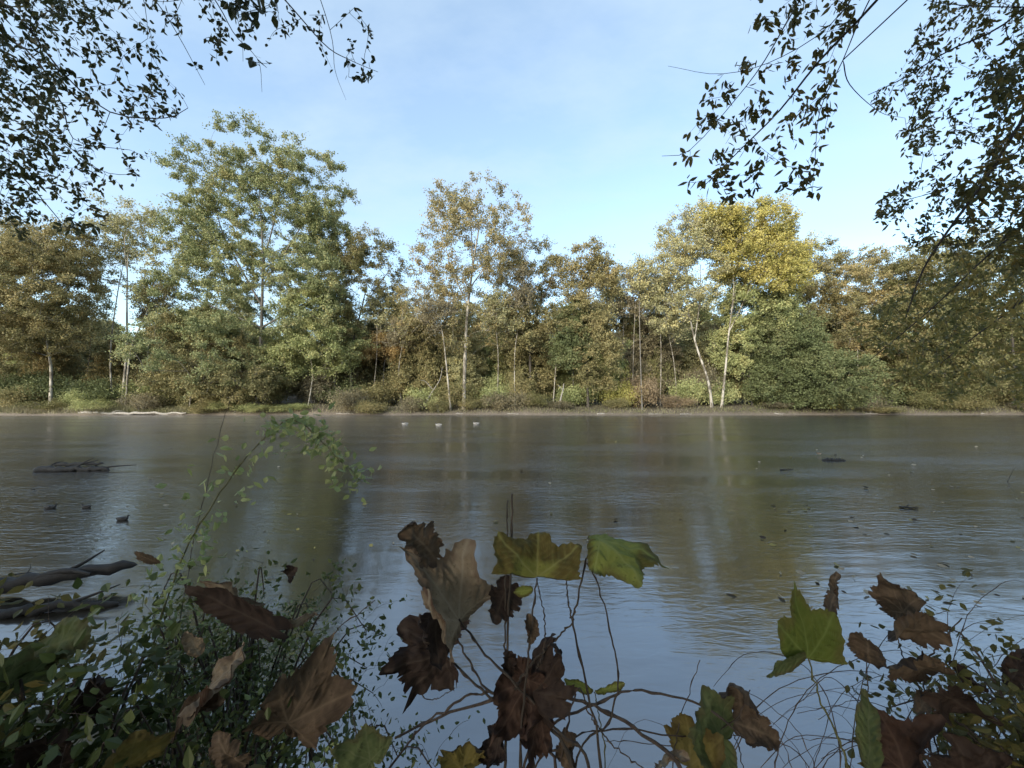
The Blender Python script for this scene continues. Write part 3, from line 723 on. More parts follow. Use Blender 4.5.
log_thing('sunken_log', 'short dark log breaking the surface below the yellow sapling', 'log', 832, 461, 13.2, .0, .72, .08, .02, WOOD_WET, [(.1, .2, .05, .08, .02)], seed=34)
log_thing('floating_twig', 'thin dark twig trailing in the current left of the short sunken log', 'twig', 785, 470, 11.5, .02, .45, .018, .1, WOOD_WET, [(-.2, .12, .05, .06, .008)], seed=35)
log_thing('floating_twig', 'knobbly dark forked twig floating below the short sunken log', 'twig', 905, 507, 7.6, .02, .30, .02, -.25, WOOD_WET, [(-.1, .08, .05, .06, .012), (.2, .08, -.04, .05, .01)], seed=36)
log_thing('floating_twig', 'small dark curled twig above the thick log at left', 'twig', 29, 570, 4.8, .02, .16, .008, .5, WOOD_WET, [(.3, .02, .02, .10, .006)], seed=37)
log_thing('floating_twig', 'fine dark stick poking out of the water near the right edge', 'twig', 1006, 478, 10.0, .12, .34, .008, .3, WOOD_WET, seed=38, tilt=1.3)


# ------------------------------------------------------------------ water birds
def bird_mat(name, c1, c2, lo, hi):
    m, nt, bs, out = newmat(name); L = nt.links.new
    tc = nt.nodes.new('ShaderNodeTexCoord'); sp = nt.nodes.new('ShaderNodeSeparateXYZ'); L(tc.outputs['Object'], sp.inputs[0])
    no = N(nt, 'ShaderNodeTexNoise', Scale=40.0); L(tc.outputs['Object'], no.inputs['Vector'])
    ma = N(nt, 'ShaderNodeMath', operation='MULTIPLY_ADD'); L(no.outputs['Fac'], ma.inputs[0]); ma.inputs[1].default_value = .05; L(sp.outputs['Z'], ma.inputs[2])
    mr = nt.nodes.new('ShaderNodeMapRange'); mr.inputs[1].default_value = lo; mr.inputs[2].default_value = hi; L(ma.outputs[0], mr.inputs[0])
    rp = ramp(nt, [c1, c2]); L(mr.outputs[0], rp.inputs['Fac']); L(rp.outputs[0], bs.inputs['Base Color']); bs.inputs['Roughness'].default_value = .7
    return m


GOOSE = bird_mat('goose_plumage', (0.30, 0.28, 0.245), (0.06, 0.05, 0.04), .15, .20)
WING = bird_mat('goose_wing', (0.24, 0.22, 0.185), (0.33, 0.30, 0.26), .05, .2)
DUCK = bird_mat('dark_duck_plumage', (0.022, 0.02, 0.018), (0.045, 0.04, 0.035), .05, .3)
DUCKW = bird_mat('dark_duck_wing', (0.03, 0.028, 0.025), (0.06, 0.055, 0.045), .05, .2)
BILL = bark_mat('dark_bill', (0.02, 0.02, 0.018), (0.05, 0.045, 0.035), 40)


def bird(name, label, cat, px, D, s, rz, body, wing, group, neck=1.0):
    root = thing(name, label, cat, ((px - 512) / F * D, D, 0), rz, group)
    ctl = [(-.40, 0, .16), (-.34, 0, .13), (-.26, 0, .09), (-.12, 0, .075), (.06, 0, .075), (.18, 0, .10), (.235, 0, .15), (.25, 0, .15 + .07 * neck), (.262, 0, .15 + .13 * neck), (.295, 0, .15 + .165 * neck), (.335, 0, .15 + .16 * neck), (.352, 0, .15 + .155 * neck)]
    rad = [.012, .05, .095, .13, .135, .11, .07, .045, .043, .05, .034, .012]
    sp = spline(np.array(ctl) * s, 34); rr = np.interp(np.linspace(0, 11, 34), range(12), rad) * s
    M = Mesh(); M.tube(np.vstack([sp[:1], sp, sp[-1:]]), np.concatenate([[.0005], rr, [.0005]]), 12); M.build('body', body, root)
    h = .15 + .155 * neck
    B = Mesh(); B.tube(spline(np.array([(.335, 0, h), (.38, 0, h - .012), (.415, 0, h - .018)]) * s, 6), np.array([.022, .02, .017, .015, .011, .003]) * s, 8); B.build('bill', BILL, root)
    for sd in (-1, 1):
        W = Mesh(); W.tube(spline(np.array([(.12, sd * .10, .13), (0, sd * .122, .15), (-.18, sd * .085, .165), (-.36, sd * .02, .185)]) * s, 10), np.array([.01, .04, .055, .06, .058, .05, .04, .03, .018, .003]) * s, 8); W.build('wing', wing, root)
    return root


bird('goose', 'pale goose swimming leftmost of three below the orange maple', 'goose', 405, 29.6, .72, math.pi + .3, GOOSE, WING, 'three geese by the far shore')
bird('goose', 'pale goose swimming in the middle of the three near the far shore', 'goose', 438.5, 28.6, .72, math.pi - .2, GOOSE, WING, 'three geese by the far shore', .75)
bird('goose', 'pale goose with raised dark neck, rightmost of three near the far shore', 'goose', 476, 30.0, .70, math.pi + .1, GOOSE, WING, 'three geese by the far shore', 1.15)
bird('duck', 'small dark duck on rippled water, leftmost of three below the floating logs', 'duck', 55, 7.6, .30, math.pi + .2 - math.pi, DUCK, DUCKW, 'three dark ducks at left', .7)
bird('duck', 'small dark duck on rippled water, middle of three below the floating logs', 'duck', 90, 7.65, .26, math.pi, DUCK, DUCKW, 'three dark ducks at left', .7)
bird('duck', 'small dark duck nearest the bushy shoot, rightmost of three', 'duck', 127, 6.9, .28, .15, DUCK, DUCKW, 'three dark ducks at left', .8)

# ================================================================== LEAVES BUILT ONE BY ONE
def blade_mat(name, cols, rim=None, rimw=0.7, vein=(0.3, 0.25, 0.15), back=0.35, transl=0.2, rough=0.55, nsc=22.0):
    m, nt, bs, out = newmat(name); L = nt.links.new
    tc = nt.nodes.new('ShaderNodeTexCoord')
    no = N(nt, 'ShaderNodeTexNoise', Scale=nsc, Detail=5.0, Roughness=.65); L(tc.outputs['Object'], no.inputs['Vector'])
    rp = ramp(nt, cols, [.3 + .4 * i / (len(cols) - 1) for i in range(len(cols))]); L(no.outputs['Fac'], rp.inputs['Fac'])
    col = rp.outputs['Color']
    def mix(f, a, bcol):
        x = nt.nodes.new('ShaderNodeMix'); x.data_type = 'RGBA'; L(f, x.inputs[0]); L(a, x.inputs[6])
        if isinstance(bcol, tuple): x.inputs[7].default_value = (*bcol, 1)
        else: L(bcol, x.inputs[7])
        return x.outputs[2]
    if rim:
        ar = nt.nodes.new('ShaderNodeAttribute'); ar.attribute_name = 'rim'
        n2 = N(nt, 'ShaderNodeTexNoise', Scale=nsc * .6, Detail=4.0); L(tc.outputs['Object'], n2.inputs['Vector'])
        ma = N(nt, 'ShaderNodeMath', operation='MULTIPLY_ADD'); L(n2.outputs['Fac'], ma.inputs[0]); ma.inputs[1].default_value = 1.5; L(ar.outputs['Fac'], ma.inputs[2])
        mr = nt.nodes.new('ShaderNodeMapRange'); mr.inputs[1].default_value = rimw + .68; mr.inputs[2].default_value = rimw + .95; L(ma.outputs[0], mr.inputs[0])
        col = mix(mr.outputs[0], col, rim)
    n3 = N(nt, 'ShaderNodeTexNoise', Scale=nsc * 4.0, Detail=3.0); L(tc.outputs['Object'], n3.inputs['Vector'])
    ms = nt.nodes.new('ShaderNodeMapRange'); ms.inputs[1].default_value = .60; ms.inputs[2].default_value = .68; ms.inputs[3].default_value = 0; ms.inputs[4].default_value = .75; L(n3.outputs['Fac'], ms.inputs[0])
    col = mix(ms.outputs[0], col, tuple(c * .28 for c in cols[0]))
    av = nt.nodes.new('ShaderNodeAttribute'); av.attribute_name = 'vein'
    vm = N(nt, 'ShaderNodeMath', operation='MULTIPLY'); L(av.outputs['Fac'], vm.inputs[0]); vm.inputs[1].default_value = .75
    col = mix(vm.outputs[0], col, vein)
    ge = nt.nodes.new('ShaderNodeNewGeometry')
    bm = N(nt, 'ShaderNodeMath', operation='MULTIPLY'); L(ge.outputs['Backfacing'], bm.inputs[0]); bm.inputs[1].default_value = back
    avg = tuple(min(1, c * 1.05) for c in cols[-1])
    col = mix(bm.outputs[0], col, avg)
    L(col, bs.inputs['Base Color']); bs.inputs['Roughness'].default_value = rough + .22; bs.inputs['Specular IOR Level'].default_value = .2
    bp = N(nt, 'ShaderNodeBump', Strength=.5, Distance=.002); L(no.outputs['Fac'], bp.inputs['Height']); L(bp.outputs[0], bs.inputs['Normal'])
    tr = nt.nodes.new('ShaderNodeBsdfTranslucent'); L(col, tr.inputs['Color'])
    mx = nt.nodes.new('ShaderNodeMixShader'); mx.inputs[0].default_value = transl
    L(bs.outputs[0], mx.inputs[1]); L(tr.outputs[0], mx.inputs[2]); L(mx.outputs[0], out.inputs['Surface'])
    return m


BL = {
    'pale': blade_mat('pale_dead_leaf', [(0.086, 0.058, 0.035), (0.179, 0.133, 0.086), (0.281, 0.222, 0.152)], (0.070, 0.035, 0.022), .75, (0.281, 0.234, 0.172)),
    'brown': blade_mat('brown_dead_leaf', [(0.031, 0.020, 0.013), (0.066, 0.044, 0.028), (0.125, 0.087, 0.057)], (0.039, 0.023, 0.016), .8, (0.187, 0.133, 0.086)),
    'red': blade_mat('reddish_dead_leaf', [(0.017, 0.009, 0.007), (0.037, 0.019, 0.013), (0.070, 0.041, 0.029)], None, .8, (0.109, 0.066, 0.047)),
    'dark': blade_mat('dark_dead_leaf', [(0.014, 0.009, 0.007), (0.030, 0.019, 0.015), (0.051, 0.033, 0.025)], None, .8, (0.070, 0.051, 0.039), .25),
    'turning': blade_mat('turning_green_leaf', [(0.101, 0.109, 0.023), (0.179, 0.183, 0.039), (0.281, 0.257, 0.066)], (0.043, 0.019, 0.008), .30, (0.250, 0.234, 0.086), .25, .3),
    'turning_green': blade_mat('yellow_green_leaf', [(0.109, 0.133, 0.027), (0.195, 0.218, 0.047), (0.281, 0.289, 0.070)], (0.039, 0.017, 0.008), .68, (0.281, 0.296, 0.101), .25, .3),
    'green': blade_mat('green_leaf', [(0.043, 0.062, 0.009), (0.074, 0.098, 0.016), (0.117, 0.136, 0.027)], (0.094, 0.066, 0.027), .80, (0.195, 0.234, 0.070), .45, .35),
    'dull': blade_mat('dull_green_leaf', [(0.047, 0.066, 0.023), (0.078, 0.098, 0.035), (0.117, 0.133, 0.055)], (0.070, 0.055, 0.027), .75, (0.140, 0.148, 0.070), .3, .25),
    'ochre': blade_mat('ochre_dead_leaf', [(0.078, 0.062, 0.016), (0.125, 0.101, 0.027), (0.172, 0.133, 0.039)], (0.047, 0.031, 0.016), .7, (0.172, 0.140, 0.055)),
}
_ang = np.radians([0, 8, 16, 28, 40, 46, 52, 58, 66, 80, 94, 102, 108, 118, 136, 158, 180])
_rad = np.array([1.0, .90, .80, .70, .80, .88, .93, .87, .78, .66, .70, .72, .70, .60, .50, .40, .14])


def blade(kind, seed, tear=0.0):
    """flat blade: u along the axis from the leafstalk, v across; also rim and vein fields"""
    rg = np.random.default_rng(seed)
    nt_, nr_ = 144, 22
    th = (np.arange(nt_) / nt_) * 2 * math.pi - math.pi
    rr = np.linspace(0.0, 1, nr_) ** .85
    at = np.abs(th)
    tn = np.array([mnoise.noise(Vector((math.cos(t) * 4.5 + seed * 3.1, math.sin(t) * 4.5, seed))) + .5 * mnoise.noise(Vector((math.cos(t) * 13, math.sin(t) * 13 + seed, seed))) for t in th])
    ragged = 1 - tear * np.clip(tn - .05, 0, 1)
    if kind == 'lobed':
        Rr = np.interp(at, _ang, _rad) * (1 + .06 * np.sin(th * 1.5 + seed))
        teeth = .05 * np.abs(((at * 57.3 / 7.0) % 1) - .5) * 2 * np.clip(Rr * 1.4 - .3, 0, 1)
        Rr = Rr + teeth - .02 + rg.normal(size=nt_) * .012
        Rr = Rr * ragged
        u = rr[:, None] * Rr[None] * np.cos(th)[None]; v = rr[:, None] * Rr[None] * np.sin(th)[None]
        dirs = np.radians([0, 50, -50, 104, -104])
    else:
        Rr = 1 / np.sqrt((np.cos(th) / .5) ** 2 + (np.sin(th) / .27) ** 2)
        Rr = Rr * (1 + .10 * np.exp(-(at / .16) ** 2)) * (1 + .03 * ((np.arange(nt_) % 4) / 3.0 - .5)) + rg.normal(size=nt_) * .004
        Rr = Rr * ragged
        u = .48 + rr[:, None] * Rr[None] * np.cos(th)[None]; v = rr[:, None] * Rr[None] * np.sin(th)[None]
        dirs = np.array([0.0])
    best = np.full(u.shape, 9.0); along = np.zeros(u.shape)
    for d in dirs:
        a = u * math.cos(d) + v * math.sin(d); c = np.abs(-u * math.sin(d) + v * math.cos(d)); c = np.where(a < 0, 9, c)
        k = c < best; best = np.where(k, c, best); along = np.where(k, a, along)
    best = np.minimum(best, 1.0)
    ph = along - best * .75
    side = np.exp(-((((ph * 8.0) % 1) - .5) / .13) ** 2) * np.exp(-best * 2.0) * .45
    vein = np.clip(np.exp(-(best / .016) ** 2) + side, 0, 1)
    ridge = -np.cos(2 * math.pi * (ph * 8.0 - .5)) * np.clip(best * 6, 0, 1)
    rim = np.repeat(rr[:, None], nt_, 1)
    i = np.arange(nr_ * nt_).reshape(nr_, nt_)
    Q = np.stack([i[:-1], np.roll(i, -1, 1)[:-1], np.roll(i, -1, 1)[1:], i[1:]], -1).reshape(-1, 4)
    Q = Q[nt_:]
    cap = np.stack([np.full(nt_ , i[0, 0]), i[1], np.roll(i[1], -1), np.roll(i[1], -1)], 1)[:, :3]
    return u.ravel(), v.ravel(), rim.ravel(), vein.ravel(), ridge.ravel(), Q, cap[:, [0, 2, 1]]


def big_leaf(parent, base, tip, mat, kind='lobed', roll=0, fold=0.0, kv=0.0, ku=0.0, crumple=.05, ridge=.012, width=1.0, seed=1, label=None, name='leaf', stretch=1.0, back=0.6):
    B = P(*base); Tt = P(*tip)
    a = Tt - B; Ln = np.linalg.norm(a) * stretch; a = a / np.linalg.norm(a)
    vw = unit(EYE - B); n = unit(vw - a * (vw @ a)); b = np.cross(n, a)
    c, s = math.cos(R(roll)), math.sin(R(roll))
    n, b = n * c + b * s, b * c - n * s
    u, v, rim, vein, rdg, Q, cap = blade(kind, seed, (.2 if mat == 'pale' else .38) if mat in ('pale', 'brown', 'red', 'dark', 'ochre') else .12)
    v = v * width; u = np.where(u < 0, u * back, u)
    z = fold * np.abs(v) + ridge * rdg * rim * (1 - rim ** 3) * 1.6
    rg = np.random.default_rng(seed + 50); ofs = rg.uniform(0, 50, 3)
    nz = np.array([mnoise.noise(Vector((p * 2.3 + ofs[0], q * 2.3 + ofs[1], ofs[2]))) + .45 * mnoise.noise(Vector((p * 6 + ofs[0], q * 6 + ofs[1], ofs[2]))) + .16 * mnoise.noise(Vector((p * 13 + ofs[0], q * 13 + ofs[1], ofs[2]))) for p, q in zip(u, v)])
    z = z + crumple * nz * (.3 + rim) * 1.6
    u = u + crumple * .5 * nz * rim
    if abs(kv) > 1e-3:
        kk = kv * (.75 + .5 * np.clip(u, 0, 1)); r_ = 1 / kk
        v, z = np.sin(v * kk) * (r_ - z), r_ - np.cos(v * kk) * (r_ - z)
    if abs(ku) > 1e-3:
        r_ = 1 / ku
        u, z = np.sin(u * ku) * (r_ - z), r_ - np.cos(u * ku) * (r_ - z)
    X = (u[:, None] * a + v[:, None] * b + z[:, None] * n) * Ln
    org = B
    if parent is not None: org = B - np.array(parent.location)
    o = obj(name, X, [Q, cap], BL[mat], parent, True, {'rim': rim, 'vein': vein}, loc=tuple(org))
    if label: o['label'] = label
    return o


STEM = bark_mat('dark_plant_stem', (0.022, 0.016, 0.012), (0.065, 0.048, 0.035), 60, .3)
STEM_G = bark_mat('green_leafstalk', (0.05, 0.055, 0.02), (0.13, 0.12, 0.045), 60, .3)
CANE = bark_mat('bramble_cane', (0.03, 0.02, 0.016), (0.085, 0.06, 0.045), 40, .3)


def cane(parent, pts, r, mat=STEM, name='stem', root=True, n=22, taper=.55):
    """pts: (px,py,depth); the last point is carried down to the ground when root is set"""
    W = [P(*p) for p in pts]
    if root:
        e = W[-1]; g = e + (e - W[-2]) * .3
        W += [np.array([g[0], g[1] - .02, (e[2] + float(ground(g[0], g[1]))) / 2]), np.array([g[0] * 1.0, g[1] - .05, float(ground(g[0], g[1] - .05)) - .05])]
    rk = np.random.default_rng(int(abs(pts[0][0] * 13 + pts[0][1] * 7)))
    n = n * 2
    sp = spline(W, n); sp[1:-1] += rk.normal(size=(n - 2, 3)) * .0016; sp = sp - np.array(parent.location if parent is not None else (0, 0, 0))
    k = len(sp); rr = np.linspace(r * taper, r, k)
    rr = rr * (1 + .10 * np.sin(np.arange(k) * 2.1)) * np.where((np.arange(k) + 3) % 7 == 0, 1.45, 1.0)
    M = Mesh(); M.tube(np.vstack([sp[:1], sp]), np.concatenate([[r * .05], rr]), 7)
    return M.build(name, mat, parent)


def at_ground(px, d, name, label, cat, group=None):
    x = (px - 512) / F * d
    return thing(name, label, cat, (x, d, float(ground(x, d))), 0, group)


# ---- middle: wilted plant with curled brown leaves
t = at_ground(560, .85, 'wilted_plant', 'wilted plant with large curled brown leaves in the middle foreground', 'plant')
big_leaf(t, (459, 621, .92), (420, 545, .90), 'pale', roll=-40, kv=2.9, ku=-.7, crumple=.09, ridge=.036, width=.76, back=.25, seed=3, label='large pale brown rolled-up leaf', stretch=1.0)
big_leaf(t, (440, 560, .905), (405, 530, .90), 'brown', kind='ovate', roll=-10, kv=2.6, ku=.9, crumple=.16, ridge=.006, width=1.1, seed=41, label='torn curled brown tip of the rolled-up leaf', stretch=1.25)
cane(t, [(459, 619, .92), (486, 655, .92), (524, 693, .90), (560, 735, .88), (590, 775, .86)], .0042)
big_leaf(t, (443, 655, .96), (384, 668, .93), 'dark', roll=12, kv=-1.6, ku=.6, crumple=.13, ridge=.018, width=.78, seed=4, label='crumpled nearly black leaf', stretch=1.15)
cane(t, [(443, 655, .96), (489, 695, .93), (529, 719, .90), (571, 765, .87)], .0048)
big_leaf(t, (438, 617, .97), (432, 655, .95), 'dark', roll=30, kv=2.5, ku=1.2, crumple=.09, seed=5, label='dark folded leaf hanging over its stalk', stretch=1.4)
cane(t, [(436, 615, .98), (447, 620, .97), (465, 653, .96), (484, 686, .94), (530, 740, .9)], .0035)
big_leaf(t, (528, 680, .92), (498, 742, .88), 'red', roll=-10, kv=1.8, ku=.9, crumple=.13, ridge=.022, width=.62, seed=6, label='dark red-brown leaf drooping at the base', stretch=1.1)
big_leaf(t, (532, 692, .91), (566, 655, .88), 'dark', roll=20, kv=-2.4, ku=.5, crumple=.12, width=.6, seed=7, label='black curled leaf at the base', stretch=1.3)
big_leaf(t, (540, 715, .90), (520, 775, .84), 'red', roll=25, kv=2.2, ku=.8, crumple=.14, width=.55, seed=8, label='red-brown shredded leaf at the bottom edge')
big_leaf(t, (500, 735, .88), (490, 790, .82), 'dark', roll=-30, kv=2.4, ku=.8, crumple=.14, width=.55, seed=9)
big_leaf(t, (512, 577, 1.0), (493, 612, .98), 'dark', kind='ovate', roll=20, kv=2.4, ku=.8, crumple=.08, width=1.5, seed=10, label='small shrivelled leaf beside the dead stalk', stretch=1.2)

# ---- middle: seedling with green-yellow leaves
t = at_ground(575, .90, 'tree_seedling', 'tree seedling with two browning yellow-green leaves on thin stems, middle foreground', 'plant')
big_leaf(t, (537, 577, .92), (539, 527, .98), 'turning', roll=-4, fold=.34, kv=.3, ku=-.4, crumple=.09, ridge=.016, back=.10, seed=12, label='upturned yellow-green leaf with brown patches', stretch=1.05, width=1.3)
cane(t, [(537, 578, .92), (531, 630, .91), (525, 690, .89), (520, 775, .86)], .0035)
cane(t, [(537, 579, .92), (545, 625, .92), (543, 655, .92), (537, 668, .915)], .0022, root=False)
big_leaf(t, (600, 540, .93), (671, 548, .90), 'turning_green', roll=68, fold=-.10, kv=-1.2, ku=-.45, crumple=.07, ridge=.016, back=.5, seed=13, label='flat green leaf with brown ragged far edge', stretch=1.05, width=.95)
cane(t, [(600, 541, .93), (590, 552, .93), (585, 564, .93), (577, 605, .93), (573, 622, .93), (585, 680, .91), (602, 775, .87)], .0032)
cane(t, [(587, 563, .93), (600, 590, .93), (612, 640, .93), (618, 675, .93), (610, 720, .92), (575, 770, .89)], .0028)
cane(t, [(621, 548, .92), (606, 556, .925), (588, 564, .93)], .002, STEM_G, root=False)
cane(t, [(573, 622, .93), (550, 645, .93), (528, 668, .92), (515, 690, .90)], .0033, root=False)
cane(t, [(566, 568, .94), (568, 600, .935), (573, 622, .93)], .0022, root=False)
big_leaf(t, (545, 556, .97), (585, 553, .93), 'turning', kind='ovate', roll=55, kv=-1.0, ku=.4, crumple=.05, width=1.2, seed=14, label='brown-backed side leaf')
big_leaf(t, (533, 590, .94), (514, 592, .93), 'turning_green', kind='ovate', roll=35, kv=1.0, crumple=.04, width=1.2, seed=15, label='small yellow-green leaf low on the stem')
big_leaf(t, (530, 615, .92), (529, 642, .91), 'brown', kind='ovate', roll=30, kv=3.0, ku=.5, crumple=.08, width=1.5, seed=16, label='tiny rolled brown leaf on the stem')

t = at_ground(509, .95, 'dead_stalk', 'upright pair of dark dead stalks left of the yellow-green leaves', 'stalk')
cane(t, [(512, 494, .98), (511, 560, .97), (508, 640, .96), (506, 700, .94), (505, 775, .90)], .0042, name='stalk')
cane(t, [(508, 500, .985), (506, 560, .975), (505, 640, .965), (504, 705, .945)], .0026, name='stalk', root=False)
big_leaf(t, (507, 650, .955), (509, 676, .94), 'dark', kind='ovate', roll=10, kv=3, ku=.8, crumple=.12, width=1.8, seed=17, label='withered leaf clump at the foot of the stalks')

t = at_ground(690, 1.0, 'low_leafy_plant', 'low plant with a round green leaf at the bottom edge right of the middle', 'plant')
big_leaf(t, (722, 738, 1.0), (668, 722, .96), 'dull', roll=0, kv=.9, ku=.5, crumple=.07, width=.80, seed=18, label='round green leaf speckled with brown')
cane(t, [(722, 738, 1.0), (716, 765, .99), (712, 790, .97)], .003, STEM_G)
big_leaf(t, (690, 765, .97), (730, 740, .95), 'ochre', roll=20, kv=1.5, ku=.4, crumple=.07, seed=19, label='ochre curled leaf under the green one')

t = at_ground(600, 1.0, 'sprig', 'small yellow-green sprig low over the water between the stems', 'plant')
big_leaf(t, (592, 692, 1.02), (565, 680, 1.0), 'turning_green', kind='ovate', roll=50, kv=.6, crumple=.05, width=.9, seed=20)
big_leaf(t, (596, 693, 1.02), (625, 684, 1.0), 'turning_green', kind='ovate', roll=-50, kv=.8, crumple=.05, width=.7, seed=21)
cane(t, [(594, 692, 1.02), (600, 720, 1.0), (606, 775, .97)], .0022, STEM_G)
t = at_ground(455, .8, 'low_leafy_plant', 'low plant with a spotted yellow-brown leaf at the bottom edge left of middle', 'plant')
big_leaf(t, (462, 770, .86), (437, 742, .84), 'ochre', roll=15, kv=1.6, ku=.5, crumple=.09, seed=22, label='spotted yellow-brown leaf')
cane(t, [(462, 769, .86), (468, 790, .84)], .003, STEM_G)

# ---- right: seedling with the big green leaf
t = at_ground(825, 1.0, 'tree_seedling', 'seedling holding one broad green leaf with a curled brown edge at right', 'plant')
big_leaf(t, (808, 658, 1.02), (798, 584, 1.0), 'green', roll=-30, kv=1.1, ku=-.35, fold=.14, crumple=.06, ridge=.014, seed=23, label='broad green leaf', width=.54, back=.1)
big_leaf(t, (826, 612, 1.06), (850, 578, 1.06), 'brown', kind='ovate', roll=45, kv=2.4, ku=.6, crumple=.10, width=.8, seed=24, label='curled brown lobe behind the green leaf')
big_leaf(t, (806, 656, 1.01), (760, 668, .99), 'dull', kind='ovate', roll=60, kv=1.0, ku=.3, crumple=.04, width=.8, seed=25, label='grey-green underside lobe hanging left')
cane(t, [(808, 658, 1.02), (820, 700, 1.02), (836, 735, 1.0), (850, 780, .98)], .0034, STEM_G)

t = at_ground(930, 1.15, 'wilted_plant', 'wilted plant with flat brown leaves and thin stalks, at right above the litter', 'plant')
big_leaf(t, (944, 636, 1.12), (872, 616, 1.10), 'brown', kind='ovate', roll=40, kv=-1.0, ku=.5, crumple=.08, ridge=.016, width=.95, seed=26, label='flat grey-brown leaf with a pale midrib')
big_leaf(t, (903, 612, 1.18), (884, 566, 1.16), 'brown', roll=25, kv=1.8, ku=.4, crumple=.10, seed=27, label='crumpled brown leaf standing behind', width=.5)
big_leaf(t, (920, 618, 1.16), (948, 640, 1.12), 'dark', kind='ovate', roll=-20, kv=1.8, ku=.4, crumple=.11, width=.8, seed=28)
cane(t, [(897, 636, 1.11), (903, 655, 1.11), (920, 690, 1.1), (935, 740, 1.08), (945, 790, 1.05)], .0026)
cane(t, [(962, 618, 1.14), (935, 650, 1.12), (925, 670, 1.11), (930, 740, 1.08)], .0028)
cane(t, [(866, 655, 1.08), (868, 690, 1.08), (872, 730, 1.07), (885, 790, 1.04)], .0022)
big_leaf(t, (868, 665, 1.08), (870, 628, 1.07), 'brown', kind='ovate', roll=20, kv=3.0, ku=.5, crumple=.10, width=1.5, seed=29, label='small rolled brown leaf')
big_leaf(t, (945, 672, 1.08), (872, 652, 1.06), 'brown', kind='ovate', roll=28, kv=2.4, ku=.4, crumple=.11, width=.85, seed=30, label='long half-rolled brown leaf')
big_leaf(t, (985, 718, 1.05), (905, 664, 1.04), 'dark', kind='ovate', roll=22, kv=1.8, ku=.4, crumple=.11, width=.85, seed=31, label='long dark leaf with a pale edge')
t = at_ground(872, 1.0, 'low_leafy_plant', 'upright narrow dull green leaf among the brown leaves at right', 'plant')
big_leaf(t, (872, 775, 1.02), (868, 690, 1.0), 'dull', kind='ovate', roll=35, kv=1.2, crumple=.06, width=.5, seed=32)
cane(t, [(872, 774, 1.02), (873, 800, 1.0)], .003, STEM_G)
t = at_ground(742, 1.1, 'dry_weed', 'thin dry weed carrying two small shrivelled leaves right of the round green leaf', 'plant')
big_leaf(t, (742, 710, 1.08), (738, 676, 1.06), 'brown', kind='ovate', roll=10, kv=2.4, ku=.7, crumple=.13, width=1.8, seed=33, label='upper shrivelled leaf', stretch=1.1)
big_leaf(t, (735, 722, 1.06), (772, 738, 1.05), 'brown', kind='ovate', roll=15, kv=2.4, ku=.5, crumple=.13, width=1.6, seed=34, label='lower shrivelled leaf', stretch=1.1)
cane(t, [(712, 705, 1.08), (727, 725, 1.07), (738, 745, 1.06), (745, 790, 1.02)], .0018)

# ---- arching bramble canes
t = at_ground(500, .75, 'bramble', 'dark bramble with thick arching canes crossing the middle of the bottom edge', 'bramble')
for pts, r in [([(395, 738, .95), (430, 721, .95), (477, 705, .95), (540, 690, .96), (571, 698, .96), (600, 709, .96), (640, 732, .95), (690, 790, .92)], .005),
               ([(407, 745, .93), (420, 728, .93), (447, 709, .94), (477, 693, .95), (505, 700, .95), (540, 740, .93), (560, 790, .90)], .0042),
               ([(745, 738, 1.0), (700, 705, 1.0), (640, 690, .99), (600, 702, .98), (545, 732, .95), (520, 790, .90)], .0042),
               ([(750, 690, 1.05), (735, 720, 1.02), (690, 737, 1.0), (620, 728, .97), (560, 745, .93), (530, 790, .9)], .0026),
               ([(645, 770, .9), (610, 742, .91), (590, 715, .93), (577, 690, .95), (560, 760, .92)], .0024),
               ([(375, 600, 1.05), (330, 640, 1.04), (345, 690, 1.02), (365, 790, .95)], .0022),
               ([(700, 660, 1.05), (680, 720, 1.02), (672, 790, .95)], .0018),
               ([(455, 688, .97), (430, 700, .96), (410, 680, .95), (405, 660, .95)], .0016)]:
    cane(t, pts, r, CANE, 'cane', root=pts[-1][1] > 780)

rb2 = np.random.default_rng(44)
for bi, (lab, xr, yr, dr_, nn) in enumerate([
        ('fine tangled bramble arching over the water at lower right', (760, 960), (650, 760), (1.15, 1.5), 16),
        ('dense dark bramble tangle in the lower right corner', (900, 1040), (600, 740), (1.3, 1.9), 18),
        ('sparse dark bramble twigs over the water left of the green seedling', (690, 840), (690, 770), (1.05, 1.4), 9)]):
    t = at_ground([900, 1010, 770][bi], [1.25, 1.5, 1.1][bi], 'bramble', lab, 'bramble')
    for k in range(nn):
        x0 = rb2.uniform(*xr); y0 = rb2.uniform(*yr); d0 = rb2.uniform(*dr_); dx = rb2.uniform(50, 150) * rb2.choice([-1, 1])
        pts = [(x0 + dx, y0 + rb2.uniform(-15, 45), d0), (x0 + dx * .6, y0 - rb2.uniform(2, 25), d0), (x0, y0 + rb2.uniform(0, 20), d0), (x0 - dx * .3, y0 + 60, d0 - .05), (x0 - dx * .4, max(y0 + 110, 800), d0 - .12)]
        cane(t, pts, rb2.uniform(.0012, .0030), CANE, 'cane', taper=.3)

